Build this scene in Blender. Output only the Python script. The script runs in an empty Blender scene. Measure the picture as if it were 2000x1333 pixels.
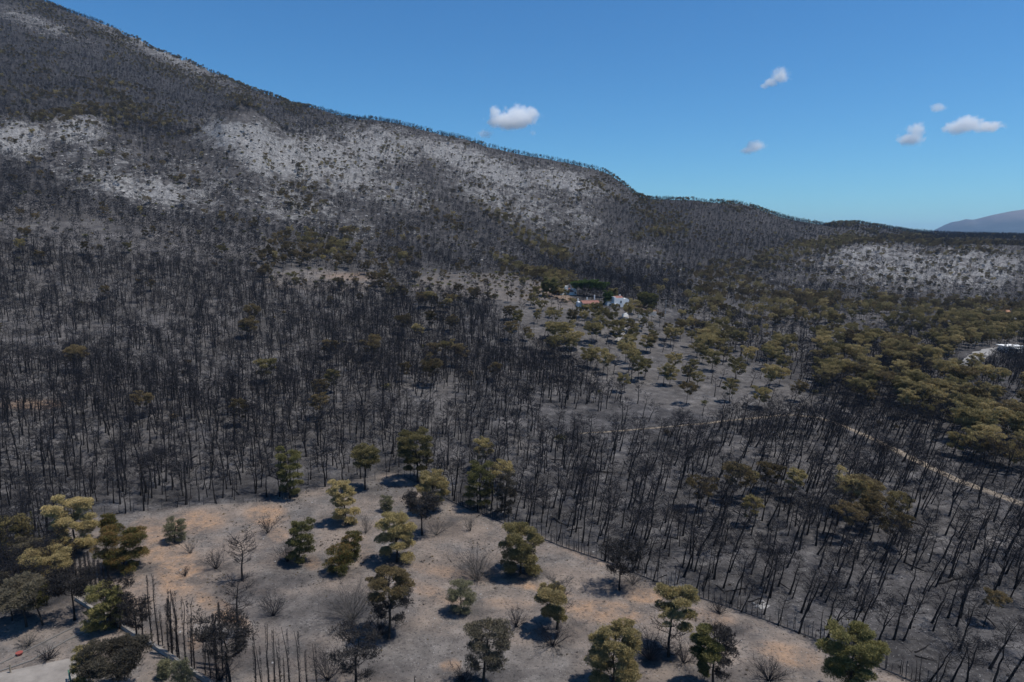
import bpy, math, random
import numpy as np
from mathutils import Vector

# ------------------------------------------------------------------ camera, sky, sun, exposure
SC = bpy.context.scene
COL = SC.collection
HC = 50.0                      # camera height above the field (m)
PITCH = math.radians(8.4)      # looking slightly down
FPX = 1333.3                   # focal length in photo pixels (24 mm on a 36 mm sensor)
SUN_EL, SUN_PHI = math.radians(68), math.radians(-10)

cam_data = bpy.data.cameras.new('camera')
cam_data.lens = 24.0
cam_data.sensor_width = 36.0
cam_data.clip_start = 0.5
cam_data.clip_end = 60000
cam = bpy.data.objects.new('camera', cam_data)
COL.objects.link(cam)
cam.location = (0, 0, HC)
cam.rotation_euler = (math.pi / 2 - PITCH, 0, 0)
SC.camera = cam

world = bpy.data.worlds.new('World')
SC.world = world
world.use_nodes = True
wn = world.node_tree
bg = wn.nodes['Background']
sky = wn.nodes.new('ShaderNodeTexSky')
sky.sky_type = 'NISHITA'
sky.sun_disc = False
sky.sun_elevation = SUN_EL
sky.sun_rotation = math.pi / 2 - SUN_PHI
sky.altitude = 300
sky.air_density = 1.0
sky.dust_density = 0.1
sky.ozone_density = 2.5
hsv = wn.nodes.new('ShaderNodeHueSaturation')      # the photograph's strong blue
hsv.inputs['Saturation'].default_value = 1.12
tint = wn.nodes.new('ShaderNodeMix'); tint.data_type = 'RGBA'; tint.blend_type = 'MULTIPLY'
tint.inputs[0].default_value = 1.0; tint.inputs[7].default_value = (0.47, 0.86, 1.10, 1)
wn.links.new(sky.outputs[0], hsv.inputs['Color'])
wn.links.new(hsv.outputs[0], tint.inputs[6])
wn.links.new(tint.outputs[2], bg.inputs[0])
bg.inputs[1].default_value = 0.105

sun_data = bpy.data.lights.new('sun', 'SUN')
sun_data.energy = 4.4
sun_data.angle = math.radians(0.53)
sun_data.color = (1.0, 0.955, 0.88)
sun = bpy.data.objects.new('sun', sun_data)
COL.objects.link(sun)
sdir = Vector((math.cos(SUN_EL) * math.cos(SUN_PHI), math.cos(SUN_EL) * math.sin(SUN_PHI), math.sin(SUN_EL)))
sun.rotation_euler = (-sdir).to_track_quat('-Z', 'Y').to_euler()
sun.location = sdir * 500

vs = SC.view_settings
vs.view_transform = 'Standard'
vs.look = 'None'
vs.exposure = 0.0
vs.gamma = 1.0
SC.render.engine = 'CYCLES'
cy = SC.cycles
cy.use_denoising = True
cy.use_light_tree = False
cy.adaptive_threshold = 0.015
cy.max_bounces = 32
cy.diffuse_bounces = 2
cy.glossy_bounces = 1
cy.transmission_bounces = 2
cy.transparent_max_bounces = 6
cy.volume_bounces = 32
cy.volume_max_steps = 256

# ------------------------------------------------------------------ helpers
def link(o, parent=None):
    COL.objects.link(o)
    if parent is not None:
        o.parent = parent
    return o

def tag(o, label, cat=None, group=None, kind=None):
    if label: o['label'] = label
    if cat: o['category'] = cat
    if group: o['group'] = group
    if kind: o['kind'] = kind
    return o

def empty(name, loc, rot=(0, 0, 0), parent=None):
    o = bpy.data.objects.new(name, None)
    o.empty_display_size = 0.2
    o.location = loc
    o.rotation_euler = rot
    return link(o, parent)

class MB:
    """collects triangles; build() makes one mesh"""
    def __init__(self):
        self.v, self.f, self.m, self.t, self.n = [], [], [], [], 0
    def add(self, v, f, mat=0, tone=0.5):
        v = np.asarray(v, float).reshape(-1, 3)
        f = np.asarray(f, int).reshape(-1, 3)
        self.v.append(v); self.f.append(f + self.n)
        self.m.append(np.full(len(f), mat))
        self.t.append(np.broadcast_to(np.asarray(tone, float), (len(v),)).copy())
        self.n += len(v)
        return self
    def merge(self, o, mat=0):
        if o.n:
            v, f = np.concatenate(o.v), np.concatenate(o.f)
            self.add(v, f, mat, np.concatenate(o.t))
        return self
    def quad(self, a, b, c, d, mat=0):
        return self.add([a, b, c, d], [(0, 1, 2), (0, 2, 3)], mat)
    def box(self, x0, x1, y0, y1, z0, z1, mat=0):
        v = [(x, y, z) for z in (z0, z1) for y in (y0, y1) for x in (x0, x1)]
        q = [(0, 2, 3, 1), (4, 5, 7, 6), (0, 1, 5, 4), (2, 6, 7, 3), (0, 4, 6, 2), (1, 3, 7, 5)]
        return self.add(v, [t for a, b, c, d in q for t in ((a, b, c), (a, c, d))], mat)
    def tube(self, P, R, n=5, mat=0, cap=True):
        P = np.asarray(P, float); k = len(P)
        R = np.broadcast_to(np.asarray(R, float), (k,))
        T = np.gradient(P, axis=0)
        T /= np.linalg.norm(T, axis=1, keepdims=True) + 1e-9
        ref = np.array([0.31, 0.95, 0.05]) if abs(T[0][2]) > 0.6 else np.array([0.05, 0.1, 1.0])
        A = np.cross(T, ref); A /= np.linalg.norm(A, axis=1, keepdims=True) + 1e-9
        B = np.cross(T, A)
        a = np.arange(n) * 2 * math.pi / n
        V = (P[:, None] + R[:, None, None] * (np.cos(a)[None, :, None] * A[:, None] + np.sin(a)[None, :, None] * B[:, None])).reshape(-1, 3)
        i = np.arange(k - 1)[:, None] * n; j = np.arange(n)[None]; j2 = (j + 1) % n
        F = np.concatenate([np.stack([i + j, i + j2, i + n + j2], -1).reshape(-1, 3),
                            np.stack([i + j, i + n + j2, i + n + j], -1).reshape(-1, 3)])
        if cap:
            F = np.concatenate([F, [(0, q + 1, q) for q in range(1, n - 1)],
                                [((k - 1) * n, (k - 1) * n + q, (k - 1) * n + q + 1) for q in range(1, n - 1)]])
        return self.add(V, F, mat)
    def spikes(self, Bs, Ts, r, mat=0, tone=0.5):
        """slim three-sided twigs"""
        Bs = np.asarray(Bs, float); Ts = np.asarray(Ts, float); n = len(Bs)
        if n == 0: return self
        D = Ts - Bs; D /= np.linalg.norm(D, axis=1, keepdims=True) + 1e-9
        A = np.cross(D, np.array([0.3, 0.2, 0.93])); A /= np.linalg.norm(A, axis=1, keepdims=True) + 1e-9
        C = np.cross(D, A)
        r = np.broadcast_to(np.asarray(r, float), (n,))[:, None]
        vs_ = [Bs + r * (math.cos(q) * A + math.sin(q) * C) for q in (0, 2.094, 4.189)] + [Ts]
        V = np.stack(vs_, 1).reshape(-1, 3)
        b = np.arange(n)[:, None] * 4
        F = np.concatenate([b + np.array([[0, 1, 3]]), b + np.array([[1, 2, 3]]), b + np.array([[2, 0, 3]])])
        tn = np.repeat(np.broadcast_to(np.asarray(tone, float), (n,)), 4)
        return self.add(V, F, mat, tn)
    def needles(self, Cn, D, ln, wd, tone, rng, mat=0):
        """one slim leaf triangle for each centre / direction"""
        n = len(Cn)
        if n == 0: return self
        D = D / (np.linalg.norm(D, axis=1, keepdims=True) + 1e-9)
        S = np.cross(D, rng.normal(size=(n, 3))); S /= np.linalg.norm(S, axis=1, keepdims=True) + 1e-9
        ln = np.broadcast_to(ln, (n,))[:, None]; wd = np.broadcast_to(wd, (n,))[:, None]
        V = np.stack([Cn - D * ln * .3, Cn + S * wd + D * ln * .25, Cn + D * ln], 1).reshape(-1, 3)
        F = np.arange(n * 3).reshape(-1, 3)
        return self.add(V, F, mat, np.repeat(tone, 3))
    def mesh(self, name, mats, smooth=False):
        V, F = np.concatenate(self.v), np.concatenate(self.f)
        me = bpy.data.meshes.new(name)
        me.vertices.add(len(V)); me.vertices.foreach_set('co', V.astype(np.float32).ravel())
        me.loops.add(F.size); me.loops.foreach_set('vertex_index', F.astype(np.int32).ravel())
        me.polygons.add(len(F))
        me.polygons.foreach_set('loop_start', np.arange(0, F.size, 3, dtype=np.int32))
        for m in (mats if isinstance(mats, (list, tuple)) else [mats]):
            me.materials.append(m)
        me.polygons.foreach_set('material_index', np.concatenate(self.m).astype(np.int32))
        me.polygons.foreach_set('use_smooth', np.full(len(F), smooth))
        at = me.attributes.new('tone', 'FLOAT', 'POINT')
        at.data.foreach_set('value', np.concatenate(self.t).astype(np.float32))
        me.update(calc_edges=True)
        return me
    def build(self, name, mats, parent=None, loc=(0, 0, 0), rot=(0, 0, 0), smooth=False):
        o = bpy.data.objects.new(name, self.mesh(name, mats, smooth))
        o.location = loc; o.rotation_euler = rot
        return link(o, parent)

def hash2(ix, iy, seed):
    h = (ix.astype(np.int64) * 374761393 + iy.astype(np.int64) * 668265263 + seed * 1442695041) & 0xffffffff
    h = ((h ^ (h >> 13)) * 1274126177) & 0xffffffff
    return ((h ^ (h >> 16)) & 0xffff) / 65535.0

def vnoise(x, y, seed=0):
    x = np.asarray(x, float); y = np.asarray(y, float)
    ix, iy = np.floor(x), np.floor(y)
    fx, fy = x - ix, y - iy
    fx = fx * fx * (3 - 2 * fx); fy = fy * fy * (3 - 2 * fy)
    a = hash2(ix, iy, seed); b = hash2(ix + 1, iy, seed); c = hash2(ix, iy + 1, seed); d = hash2(ix + 1, iy + 1, seed)
    return (a * (1 - fx) + b * fx) * (1 - fy) + (c * (1 - fx) + d * fx) * fy

def fbm(x, y, seed=0, octv=4):
    s = 0; a = 0.5; tot = 0
    for o in range(octv):
        s = s + a * vnoise(x * 2 ** o + 17.3 * o, y * 2 ** o - 9.1 * o, seed + o); tot += a; a *= 0.5
    return s / tot * 2 - 1

# ------------------------------------------------------------------ photo pixel <-> direction
cP, sP = math.cos(PITCH), math.sin(PITCH)
def t_of(py):                       # rise per metre forward, for a pixel row
    dy = (666.5 - np.asarray(py, float)) / FPX
    return (dy * cP - sP) / (cP + dy * sP)
def u_of(px, py):                   # sideways per metre forward
    dy = (666.5 - np.asarray(py, float)) / FPX
    return (np.asarray(px, float) - 1000) / FPX / (cP + dy * sP)
def project(x, y, z):
    d = y * cP - (z - HC) * sP
    up = y * sP + (z - HC) * cP
    d = np.maximum(d, 1e-3)
    return 1000 + FPX * x / d, 666.5 - FPX * up / d, d

# ------------------------------------------------------------------ what grows where (photo regions -> ground cover)
def ell(px, py, cx, cy, rx, ry, ang=0.0, val=1.0, soft=0.5):
    a = math.radians(ang); dx, dy = px - cx, py - cy
    X = dx * math.cos(a) + dy * math.sin(a); Yy = -dx * math.sin(a) + dy * math.cos(a)
    d = np.sqrt((X / rx) ** 2 + (Yy / ry) ** 2)
    return val * np.clip((1 + soft / 2 - d) / soft, 0, 1)
def ells(px, py, L):
    out = np.zeros_like(px)
    for e in L: out = np.maximum(out, ell(px, py, *e))
    return out
def inpoly(px, py, pts):
    ins = np.zeros(px.shape, bool)
    for (x0, y0), (x1, y1) in zip(pts, pts[1:] + pts[:1]):
        if y0 == y1: continue
        c = ((y0 > py) != (y1 > py)) & (px < (x1 - x0) * (py - y0) / (y1 - y0) + x0)
        ins ^= c
    return ins
FIELD = [(760, 925), (800, 935), (850, 968), (960, 1012), (1060, 1050), (1180, 1098), (1250, 1130), (1360, 1168), (1500, 1215), (1650, 1278),
         (1800, 1340), (2100, 1500), (-200, 1500), (-200, 1230), (60, 1210), (170, 1150), (120, 1090), (120, 1030), (200, 1008), (400, 988), (500, 982), (640, 950)]
TERRACE = [(-400, 1310), (0, 1250), (165, 1185), (260, 1235), (400, 1330), (500, 1500), (-400, 1500)]
CLEAR = [(800, 562), (840, 535), (1000, 537), (1090, 562), (1140, 592), (1080, 604), (1000, 592), (900, 578)]
CLEAR2 = [(510, 560), (540, 535), (640, 528), (730, 545), (720, 572), (620, 570)]
OPEN = [(940, 590), (1060, 592), (1180, 600), (1260, 612), (1320, 640), (1420, 690), (1560, 745), (1620, 800), (1480, 828), (1320, 800), (1190, 775), (1090, 705), (1000, 640)]
ROCK = [(40, 275, 60, 35, 0, 1), (150, 252, 55, 25, 0, 1), (280, 372, 130, 30, 10, .85), (470, 265, 78, 32, 5, 1), (530, 305, 95, 42, 20, 1), (640, 320, 125, 52, 15, .9),
        (740, 285, 90, 36, 10, .9), (880, 300, 90, 24, 15, .9), (965, 335, 120, 30, 15, .85), (1090, 355, 95, 26, 12, .85), (1000, 392, 150, 38, 20, .65), (760, 370, 110, 40, 10, .6),
        (560, 400, 120, 40, 10, .6), (1130, 425, 60, 40, 40, .55), (70, 45, 90, 15, 20, .6), (310, 88, 150, 22, 26, .8), (700, 440, 50, 50, 0, .45), (1530, 402, 65, 13, 10, .6),
        (1750, 520, 160, 42, 5, .75), (1900, 522, 130, 40, 0, .85), (1690, 490, 70, 12, -5, .8), (1450, 560, 90, 14, 0, .4), (210, 300, 90, 30, 10, .5), (400, 350, 110, 40, 15, .5),
        (1260, 500, 80, 20, 20, .35), (900, 470, 120, 20, 10, .35), (1560, 545, 110, 14, 0, .35), (150, 330, 70, 30, 0, .5), (960, 500, 70, 20, 0, .3)]
SCORCH_FAR = [(150, 215, 190, 32, 5, .75), (60, 110, 90, 40, 15, .4), (330, 130, 220, 30, 22, .7), (520, 190, 120, 20, 20, .6), (110, 30, 130, 14, 22, .6), (1010, 450, 130, 14, 32, .95),
              (1040, 478, 70, 12, 30, 1), (960, 410, 80, 22, 30, .6), (1285, 457, 62, 11, -12, 1), (1205, 372, 75, 26, 20, .8), (1270, 420, 40, 30, 10, .5), (610, 352, 60, 30, 10, .35),
              (640, 430, 110, 20, 25, .45), (560, 345, 90, 25, 20, .3), (440, 440, 60, 14, 15, .6), (370, 355, 40, 15, 0, .5), (1440, 395, 130, 20, 5, .55), (1600, 420, 130, 18, 10, .4),
              (770, 470, 80, 16, 0, .3), (1580, 490, 130, 16, -14, .9), (1680, 472, 130, 8, -3, .6), (1850, 478, 140, 8, 0, .5), (1470, 525, 110, 12, 0, .6), (240, 180, 90, 20, 15, .5),
              (690, 320, 60, 20, 0, .4), (860, 430, 50, 22, 30, .4), (1010, 530, 60, 13, 20, .9), (1330, 450, 60, 40, 0, .2), (1900, 500, 120, 12, 0, .3)]
SCORCH = [(600, 498, 80, 32, 8, 1), (670, 508, 50, 26, 0, 1), (535, 528, 32, 22, 0, .95), (745, 520, 70, 17, 0, .65), (880, 592, 190, 17, 10, .55), (1090, 555, 60, 12, 20, .9),
          (960, 600, 120, 22, 15, .5), (1130, 625, 140, 32, 15, .55), (1290, 640, 160, 32, 10, .6), (1420, 560, 90, 26, 5, .7), (1560, 615, 200, 36, 5, .8), (1750, 622, 220, 36, 5, .8), (1620, 668, 120, 10, 5, .4),
          (1920, 640, 130, 50, 0, .8), (1600, 700, 60, 14, 5, .5), (1730, 690, 110, 14, 5, .7), (1790, 712, 60, 14, 5, .95), (1660, 745, 130, 28, 10, .95), (1830, 775, 210, 48, 8, 1), (1960, 830, 120, 62, 0, 1),
          (1500, 760, 80, 22, 0, .7), (1530, 800, 60, 14, 0, .95), (1250, 745, 120, 16, 10, .65), (1300, 690, 170, 12, 12, .75), (1180, 700, 70, 14, 10, .6), (1090, 680, 60, 22, 20, .6), (1470, 700, 110, 30, 10, .55),
          (1390, 745, 70, 18, 5, .6), (1960, 915, 60, 22, 10, .75), (1880, 895, 40, 14, 0, .8), (1690, 1010, 30, 26, 0, .8), (1600, 1000, 170, 26, 8, .55), (1385, 950, 26, 12, 20, .7), (1430, 1000, 90, 22, 12, .4),
          (940, 930, 45, 26, 30, .5), (20, 880, 45, 30, 0, .5), (860, 660, 60, 14, 0, .25), (760, 640, 90, 14, 0, .25), (30, 960, 60, 20, 0, .3), (1965, 1230, 45, 50, 0, .5), (1850, 1090, 90, 20, 0, .2), (1760, 1060, 130, 24, 5, .45)]
BARE = [(450, 735, 130, 28, -5, .75), (330, 640, 160, 26, 0, .4), (60, 760, 70, 30, 0, .6), (600, 600, 80, 16, 10, .3), (560, 690, 60, 20, 0, .4), (870, 800, 45, 30, 0, .6), (1560, 905, 150, 26, 12, .55), (1820, 985, 160, 28, 14, .5), (80, 640, 110, 18, 0, .5),
        (1640, 880, 60, 18, 10, .5), (1880, 1040, 120, 22, 10, .5), (980, 860, 60, 20, 0, .45), (280, 930, 120, 14, 0, .3), (420, 640, 60, 20, 0, .4), (1920, 700, 60, 14, -30, 1), (1530, 690, 40, 10, 20, .6), (100, 745, 60, 20, 0, .5)]
# ------------------------------------------------------------------ terrain: ground distance read along columns of the view
COLS = [
 (-500, [(1333, 72), (1000, 118), (930, 134), (800, 165), (700, 212), (600, 262), (500, 298), (400, 385), (300, 475), (200, 610), (100, 770), (0, 930), (-130, 1150)]),
 (0,    [(1333, 72), (1000, 120), (930, 137), (800, 172), (700, 222), (600, 275), (500, 318), (450, 352), (400, 410), (300, 505), (250, 565), (200, 660), (100, 850), (0, 1010), (-48, 1120)]),
 (200,  [(1333, 72), (1000, 121), (930, 138), (800, 174), (700, 227), (600, 284), (500, 336), (450, 380), (400, 440), (330, 500), (270, 570), (200, 710), (120, 890), (56, 1030), (43, 1075)]),
 (390,  [(1333, 72), (1000, 121), (930, 138), (800, 175), (700, 232), (600, 290), (500, 355), (450, 410), (400, 480), (340, 560), (285, 640), (262, 720), (230, 830), (187, 930), (133, 1050)]),
 (470,  [(1333, 72), (1000, 121), (930, 138), (800, 176), (700, 234), (600, 293), (500, 365), (450, 422), (400, 485), (340, 545), (290, 590), (250, 628), (243, 650), (258, 700), (250, 770), (222, 860), (190, 950), (160, 1040)]),
 (545,  [(1333, 72), (1000, 121), (930, 138), (800, 177), (700, 236), (600, 296), (500, 385), (450, 450), (400, 515), (340, 590), (290, 650), (275, 700), (262, 770), (236, 860), (208, 940), (184, 1010)]),
 (640,  [(1333, 72), (1000, 121), (930, 138), (800, 178), (700, 238), (600, 300), (560, 340), (500, 415), (450, 480), (400, 550), (350, 610), (300, 690), (258, 780), (232, 880), (209, 940)]),
 (750,  [(1333, 72), (1000, 121), (930, 138), (800, 178), (700, 240), (620, 300), (560, 362), (500, 440), (450, 520), (350, 640), (300, 720), (254, 800), (230, 860)]),
 (1000, [(1333, 72), (1000, 121), (930, 138), (800, 185), (700, 250), (600, 322), (560, 380), (535, 450), (480, 560), (400, 670), (345, 745), (290, 840)]),
 (1200, [(1333, 72), (1000, 121), (930, 140), (800, 195), (700, 258), (650, 287), (600, 335), (560, 430), (540, 520), (500, 600), (450, 670), (397, 740), (338, 840)]),
 (1290, [(1333, 72), (1000, 121), (930, 140), (800, 196), (700, 264), (650, 305), (600, 352), (560, 460), (540, 530), (500, 640), (450, 770), (420, 850), (385, 930)]),
 (1450, [(1333, 72), (1000, 121), (930, 141), (800, 197), (700, 270), (650, 335), (600, 420), (560, 530), (530, 610), (500, 680), (450, 780), (396, 900)]),
 (1650, [(1333, 72), (1000, 121), (930, 141), (800, 198), (700, 276), (650, 345), (600, 440), (550, 540), (510, 640), (490, 690), (481, 705), (481, 770), (468, 880), (433, 1050)]),
 (1850, [(1333, 72), (1000, 121), (930, 141), (800, 199), (700, 280), (650, 350), (600, 450), (550, 550), (510, 640), (484, 700), (481, 770), (471, 900), (456, 1150)]),
 (2000, [(1333, 72), (1000, 121), (930, 141), (800, 199), (700, 280), (650, 350), (600, 452), (550, 552), (510, 640), (484, 700), (481, 780), (471, 900), (463, 1150)]),
 (2500, [(1333, 72), (1000, 121), (930, 141), (800, 199), (700, 280), (650, 350), (600, 452), (550, 552), (510, 640), (486, 700), (481, 780), (473, 900), (466, 1150)]),
]
def column_heights(u, Y):
    us, zs = [], []
    for px, pts in COLS:
        py = np.array([p[0] for p in pts], float); yy = np.array([p[1] for p in pts], float)
        z = HC + yy * t_of(py); uu = u_of(px, py)
        yl, zl, ul = yy[-1], z[-1], uu[-1]
        yy = np.concatenate([[0, 40], yy, [yl * 1.06, yl * 1.25, yl * 1.9, 4000, 20000]])
        z = np.concatenate([[0.0, 0.0], z, [zl - 6, zl - .13 * yl, min(20, zl * .3), -40, -90]])
        uu = np.concatenate([[uu[0]] * 2, uu, [ul] * 5])
        us.append(np.interp(Y, yy, uu)); zs.append(np.interp(Y, yy, z))
    us, zs = np.array(us), np.array(zs)
    out = zs[0].copy()
    for j in range(len(us) - 1):
        w = np.clip((u - us[j]) / (us[j + 1] - us[j]), 0, 1)
        out = np.where(u >= us[j], zs[j] * (1 - w) + zs[j + 1] * w, out)
    return out

AZ = np.concatenate([np.linspace(-180, -50, 40)[:-1], np.linspace(-50, 50, 640), np.linspace(50, 180, 40)[1:]]) * math.pi / 180
RAD = np.concatenate([[4, 14, 28], np.geomspace(40, 1500, 430), np.geomspace(1500, 20000, 26)[1:]])
NA, NR = len(AZ), len(RAD)
gA, gR = np.meshgrid(AZ, RAD, indexing='ij')
gX, gY = gR * np.sin(gA), gR * np.cos(gA)
front = gY > 0.3 * gR
u_ = np.where(front, gX / np.maximum(gY, 1e-3), np.sign(gX) * 3)
Yq = np.where(front, gY, gR)
GZ = column_heights(np.clip(u_, -1.15, 1.15), Yq)
GZ = np.where(np.abs(gA) > 1.25, np.minimum(GZ, 0) * 0 + np.clip(GZ, -90, 12), GZ)
def blur(a, k, axis):
    w = np.hanning(2 * k + 3)[1:-1]; w /= w.sum()
    pad = [(0, 0), (0, 0)]; pad[axis] = (k, k)
    p = np.pad(a, pad, mode='edge'); out = 0
    for i, ww in enumerate(w):
        out = out + ww * (p[i:i + a.shape[0]] if axis == 0 else p[:, i:i + a.shape[1]])
    return out
GZ = blur(blur(GZ, 14, 0), 5, 1)
amp = np.clip((gR - 170) / 500, 0, 1) * np.clip((2600 - gR) / 1000, 0, 1)
rg = 1 - np.abs(fbm(gX / 130, gY / 130, 5, 4)) * 2
GZ = GZ + amp * (5.0 * fbm(gX / 150, gY / 150, 3, 4) + 3.8 * (rg - .5)) + amp * 0.9 * fbm(gX / 14, gY / 14, 9, 3)
GZ = GZ + 0.22 * fbm(gX / 7, gY / 7, 21, 3) * np.clip((900 - gR) / 400, 0, 1)
GZ[:, 0:3] = 0
_px, _py, _ = project(gX, np.maximum(gY, 1), GZ)
_rk = np.where((gY > 380) & (gR < 1400), ells(_px, _py, ROCK), 0)
_kx, _ky = float(u_of(475, 262)) * 640, 640.0          # the rounded limestone knoll
GZ = GZ + 17 * np.exp(-(((gX - _kx) / 42) ** 2 + ((gY - _ky) / 55) ** 2) ** 1.5)
crag = (1 - np.abs(fbm(gX / 26, gY / 26, 61, 4)) * 2.4)
GZ = GZ + _rk * (6.5 * np.maximum(crag, 0) - 2.4 + 3.2 * np.maximum(0, 1 - np.abs(fbm(gX / 10, gY / 10, 66, 2)) * 3) + 1.6 * fbm(gX / 6, gY / 6, 64, 2))
TT = (GZ - HC) / gR
RUNMAX = np.maximum.accumulate(TT, axis=1)

def polar_idx(x, y):
    a = np.arctan2(x, y); r = np.hypot(x, y)
    ia = np.clip(np.interp(a, AZ, np.arange(NA)), 0, NA - 1.001)
    ir = np.clip(np.interp(r, RAD, np.arange(NR)), 0, NR - 1.001)
    return ia, ir
def ground(x, y, arr=None):
    arr = GZ if arr is None else arr
    x = np.asarray(x, float); y = np.asarray(y, float)
    ia, ir = polar_idx(x, y)
    i, j = ia.astype(int), ir.astype(int); fa, fr = ia - i, ir - j
    return (arr[i, j] * (1 - fa) + arr[i + 1, j] * fa) * (1 - fr) + (arr[i, j + 1] * (1 - fa) + arr[i + 1, j + 1] * fa) * fr
def at(px, py):
    """where the sight line of a photo pixel meets the ground"""
    t, u = float(t_of(py)), float(u_of(px, py))
    Y = np.geomspace(45, 1600, 4000)
    below = np.nonzero(HC + Y * t < ground(u * Y, Y))[0]
    y = Y[below[0]] if len(below) else 1500.0
    return Vector((u * y, y, float(ground(np.array([u * y]), np.array([y]))[0])))
def px_per_m(p):
    return FPX / (p.y * cP - (p.z - HC) * sP)

def warp(px, py, x, y):
    s = 14 * np.clip(200 / np.maximum(y, 60), .3, 1.2)
    return px + 1.6 * s * fbm(x / 40, y / 60, 41, 3), py + s * fbm(x / 40, y / 60, 57, 3)
def cover(px, py, x, y):
    wx, wy = warp(px, py, x, y)
    far = np.clip((y - 330) / 60, 0, 1)
    rock = ells(wx, wy, [(e[0], e[1], e[2] * 1.05, e[3] * 1.1, e[4], e[5], 1.0) for e in ROCK]) * np.clip((y - 380) / 40, 0, 1)
    wide = ells(wx, wy, [(e[0], e[1], e[2] * 1.15, e[3] * 1.25, e[4], e[5], 1.3) for e in ROCK]) * np.clip((y - 380) / 40, 0, 1)
    field = inpoly(px, py, FIELD) & (y < 150)
    terr = inpoly(px, py, TERRACE) & (y < 130)
    clear = inpoly(wx, wy, CLEAR) | inpoly(wx, wy, CLEAR2)
    opn = inpoly(wx, wy, OPEN) & (y < 400)
    scorch = np.maximum(ells(wx, wy, SCORCH) * (y < 620), ells(wx, wy, SCORCH_FAR) * (y > 380))
    bare = ells(wx, wy, BARE) * (y < 360)
    burnt = 1.0 - .8 * bare - 0.8 * rock - 0.6 * scorch
    burnt = np.where((px > 1350) & (y > 280) & (y < 560), burnt * .55, burnt)
    burnt = np.where(opn, .05, burnt); burnt = np.where(clear, .1, burnt)
    scorch = np.where((px < 1000) & (y > 140) & (y < 420), np.maximum(scorch, .02), scorch)
    scorch = np.where(opn, np.clip(scorch * .3 + .12, .12, .3), scorch)
    scorch = np.where(clear, .13, scorch)
    scorch = np.where((y > 380) & (scorch < .12), .03 + .05 * rock, scorch)
    burnt = np.where(field | terr, 0, burnt); scorch = np.where(field | terr, 0, scorch)
    return dict(wide=wide, rock=rock, field=field, terr=terr, clear=clear, open=opn, scorch=np.clip(scorch, 0, 1), burnt=np.clip(burnt, 0, 1), bare=bare)

# ------------------------------------------------------------------ materials
def new_mat(name):
    m = bpy.data.materials.new(name); m.use_nodes = True
    nt = m.node_tree; b = nt.nodes['Principled BSDF']
    b.inputs['Roughness'].default_value = .9
    b.inputs['Specular IOR Level'].default_value = .15
    return m, nt, b
def nd(nt, t, **kw):
    n = nt.nodes.new(t)
    for k, v in kw.items(): setattr(n, k, v)
    return n
def noise_node(nt, vec, scale, detail=4, rough=.55):
    n = nd(nt, 'ShaderNodeTexNoise'); n.inputs['Scale'].default_value = scale
    n.inputs['Detail'].default_value = detail; n.inputs['Roughness'].default_value = rough
    nt.links.new(vec, n.inputs['Vector']); return n.outputs['Fac']
def ramp(nt, fac, stops):
    r = nd(nt, 'ShaderNodeValToRGB'); e = r.color_ramp.elements
    while len(e) < len(stops): e.new(.5)
    for el, (p, c) in zip(e, stops):
        el.position = p; el.color = (c if len(c) == 4 else (*c, 1)) if hasattr(c, '__len__') else (c, c, c, 1)
    nt.links.new(fac, r.inputs[0]); return r.outputs[0]
def mixc(nt, fac, a, b, mode='MIX'):
    m = nd(nt, 'ShaderNodeMix', data_type='RGBA', blend_type=mode)
    for s, v in ((m.inputs[0], fac), (m.inputs[6], a), (m.inputs[7], b)):
        if isinstance(v, (int, float)): s.default_value = v
        elif isinstance(v, tuple): s.default_value = (*v, 1)
        else: nt.links.new(v, s)
    return m.outputs[2]
def mth(nt, op, a, b=None, clamp=False):
    m = nd(nt, 'ShaderNodeMath', operation=op); m.use_clamp = clamp
    for s, v in ((m.inputs[0], a), (m.inputs[1], b)):
        if v is None: continue
        if isinstance(v, (int, float)): s.default_value = v
        else: nt.links.new(v, s)
    return m.outputs[0]
def attr(nt, name):
    a = nd(nt, 'ShaderNodeAttribute'); a.attribute_name = name; return a.outputs['Fac']

def plain(name, col, var=.15, scale=1.5, rough=.85, col2=None):
    m, nt, b = new_mat(name)
    geo = nd(nt, 'ShaderNodeTexCoord')
    f = noise_node(nt, geo.outputs['Object'], scale, 5, .65)
    c2 = col2 or tuple(c * (1 - var * 2) for c in col)
    c = ramp(nt, f, [(.3, c2), (.65, col)])
    nt.links.new(c, b.inputs['Base Color']); b.inputs['Roughness'].default_value = rough
    return m

def foliage(name, c0, c1, c2, hue=.25):
    """dry needles: tone attribute picks between three colours, each tree a little different"""
    m, nt, b = new_mat(name)
    oi = nd(nt, 'ShaderNodeObjectInfo')
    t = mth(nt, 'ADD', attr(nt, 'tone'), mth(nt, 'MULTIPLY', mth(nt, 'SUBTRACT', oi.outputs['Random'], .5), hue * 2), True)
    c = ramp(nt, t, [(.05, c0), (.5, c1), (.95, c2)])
    v = mth(nt, 'ADD', .78, mth(nt, 'MULTIPLY', oi.outputs['Random'], .44))
    c = mixc(nt, 1.0, c, v, 'MULTIPLY')
    nt.links.new(c, b.inputs['Base Color'])
    tr = nd(nt, 'ShaderNodeBsdfTranslucent'); nt.links.new(c, tr.inputs['Color'])
    mx = nd(nt, 'ShaderNodeMixShader'); mx.inputs[0].default_value = .22
    out = nt.nodes['Material Output']
    nt.links.new(b.outputs[0], mx.inputs[1]); nt.links.new(tr.outputs[0], mx.inputs[2]); nt.links.new(mx.outputs[0], out.inputs[0])
    return m

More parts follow.
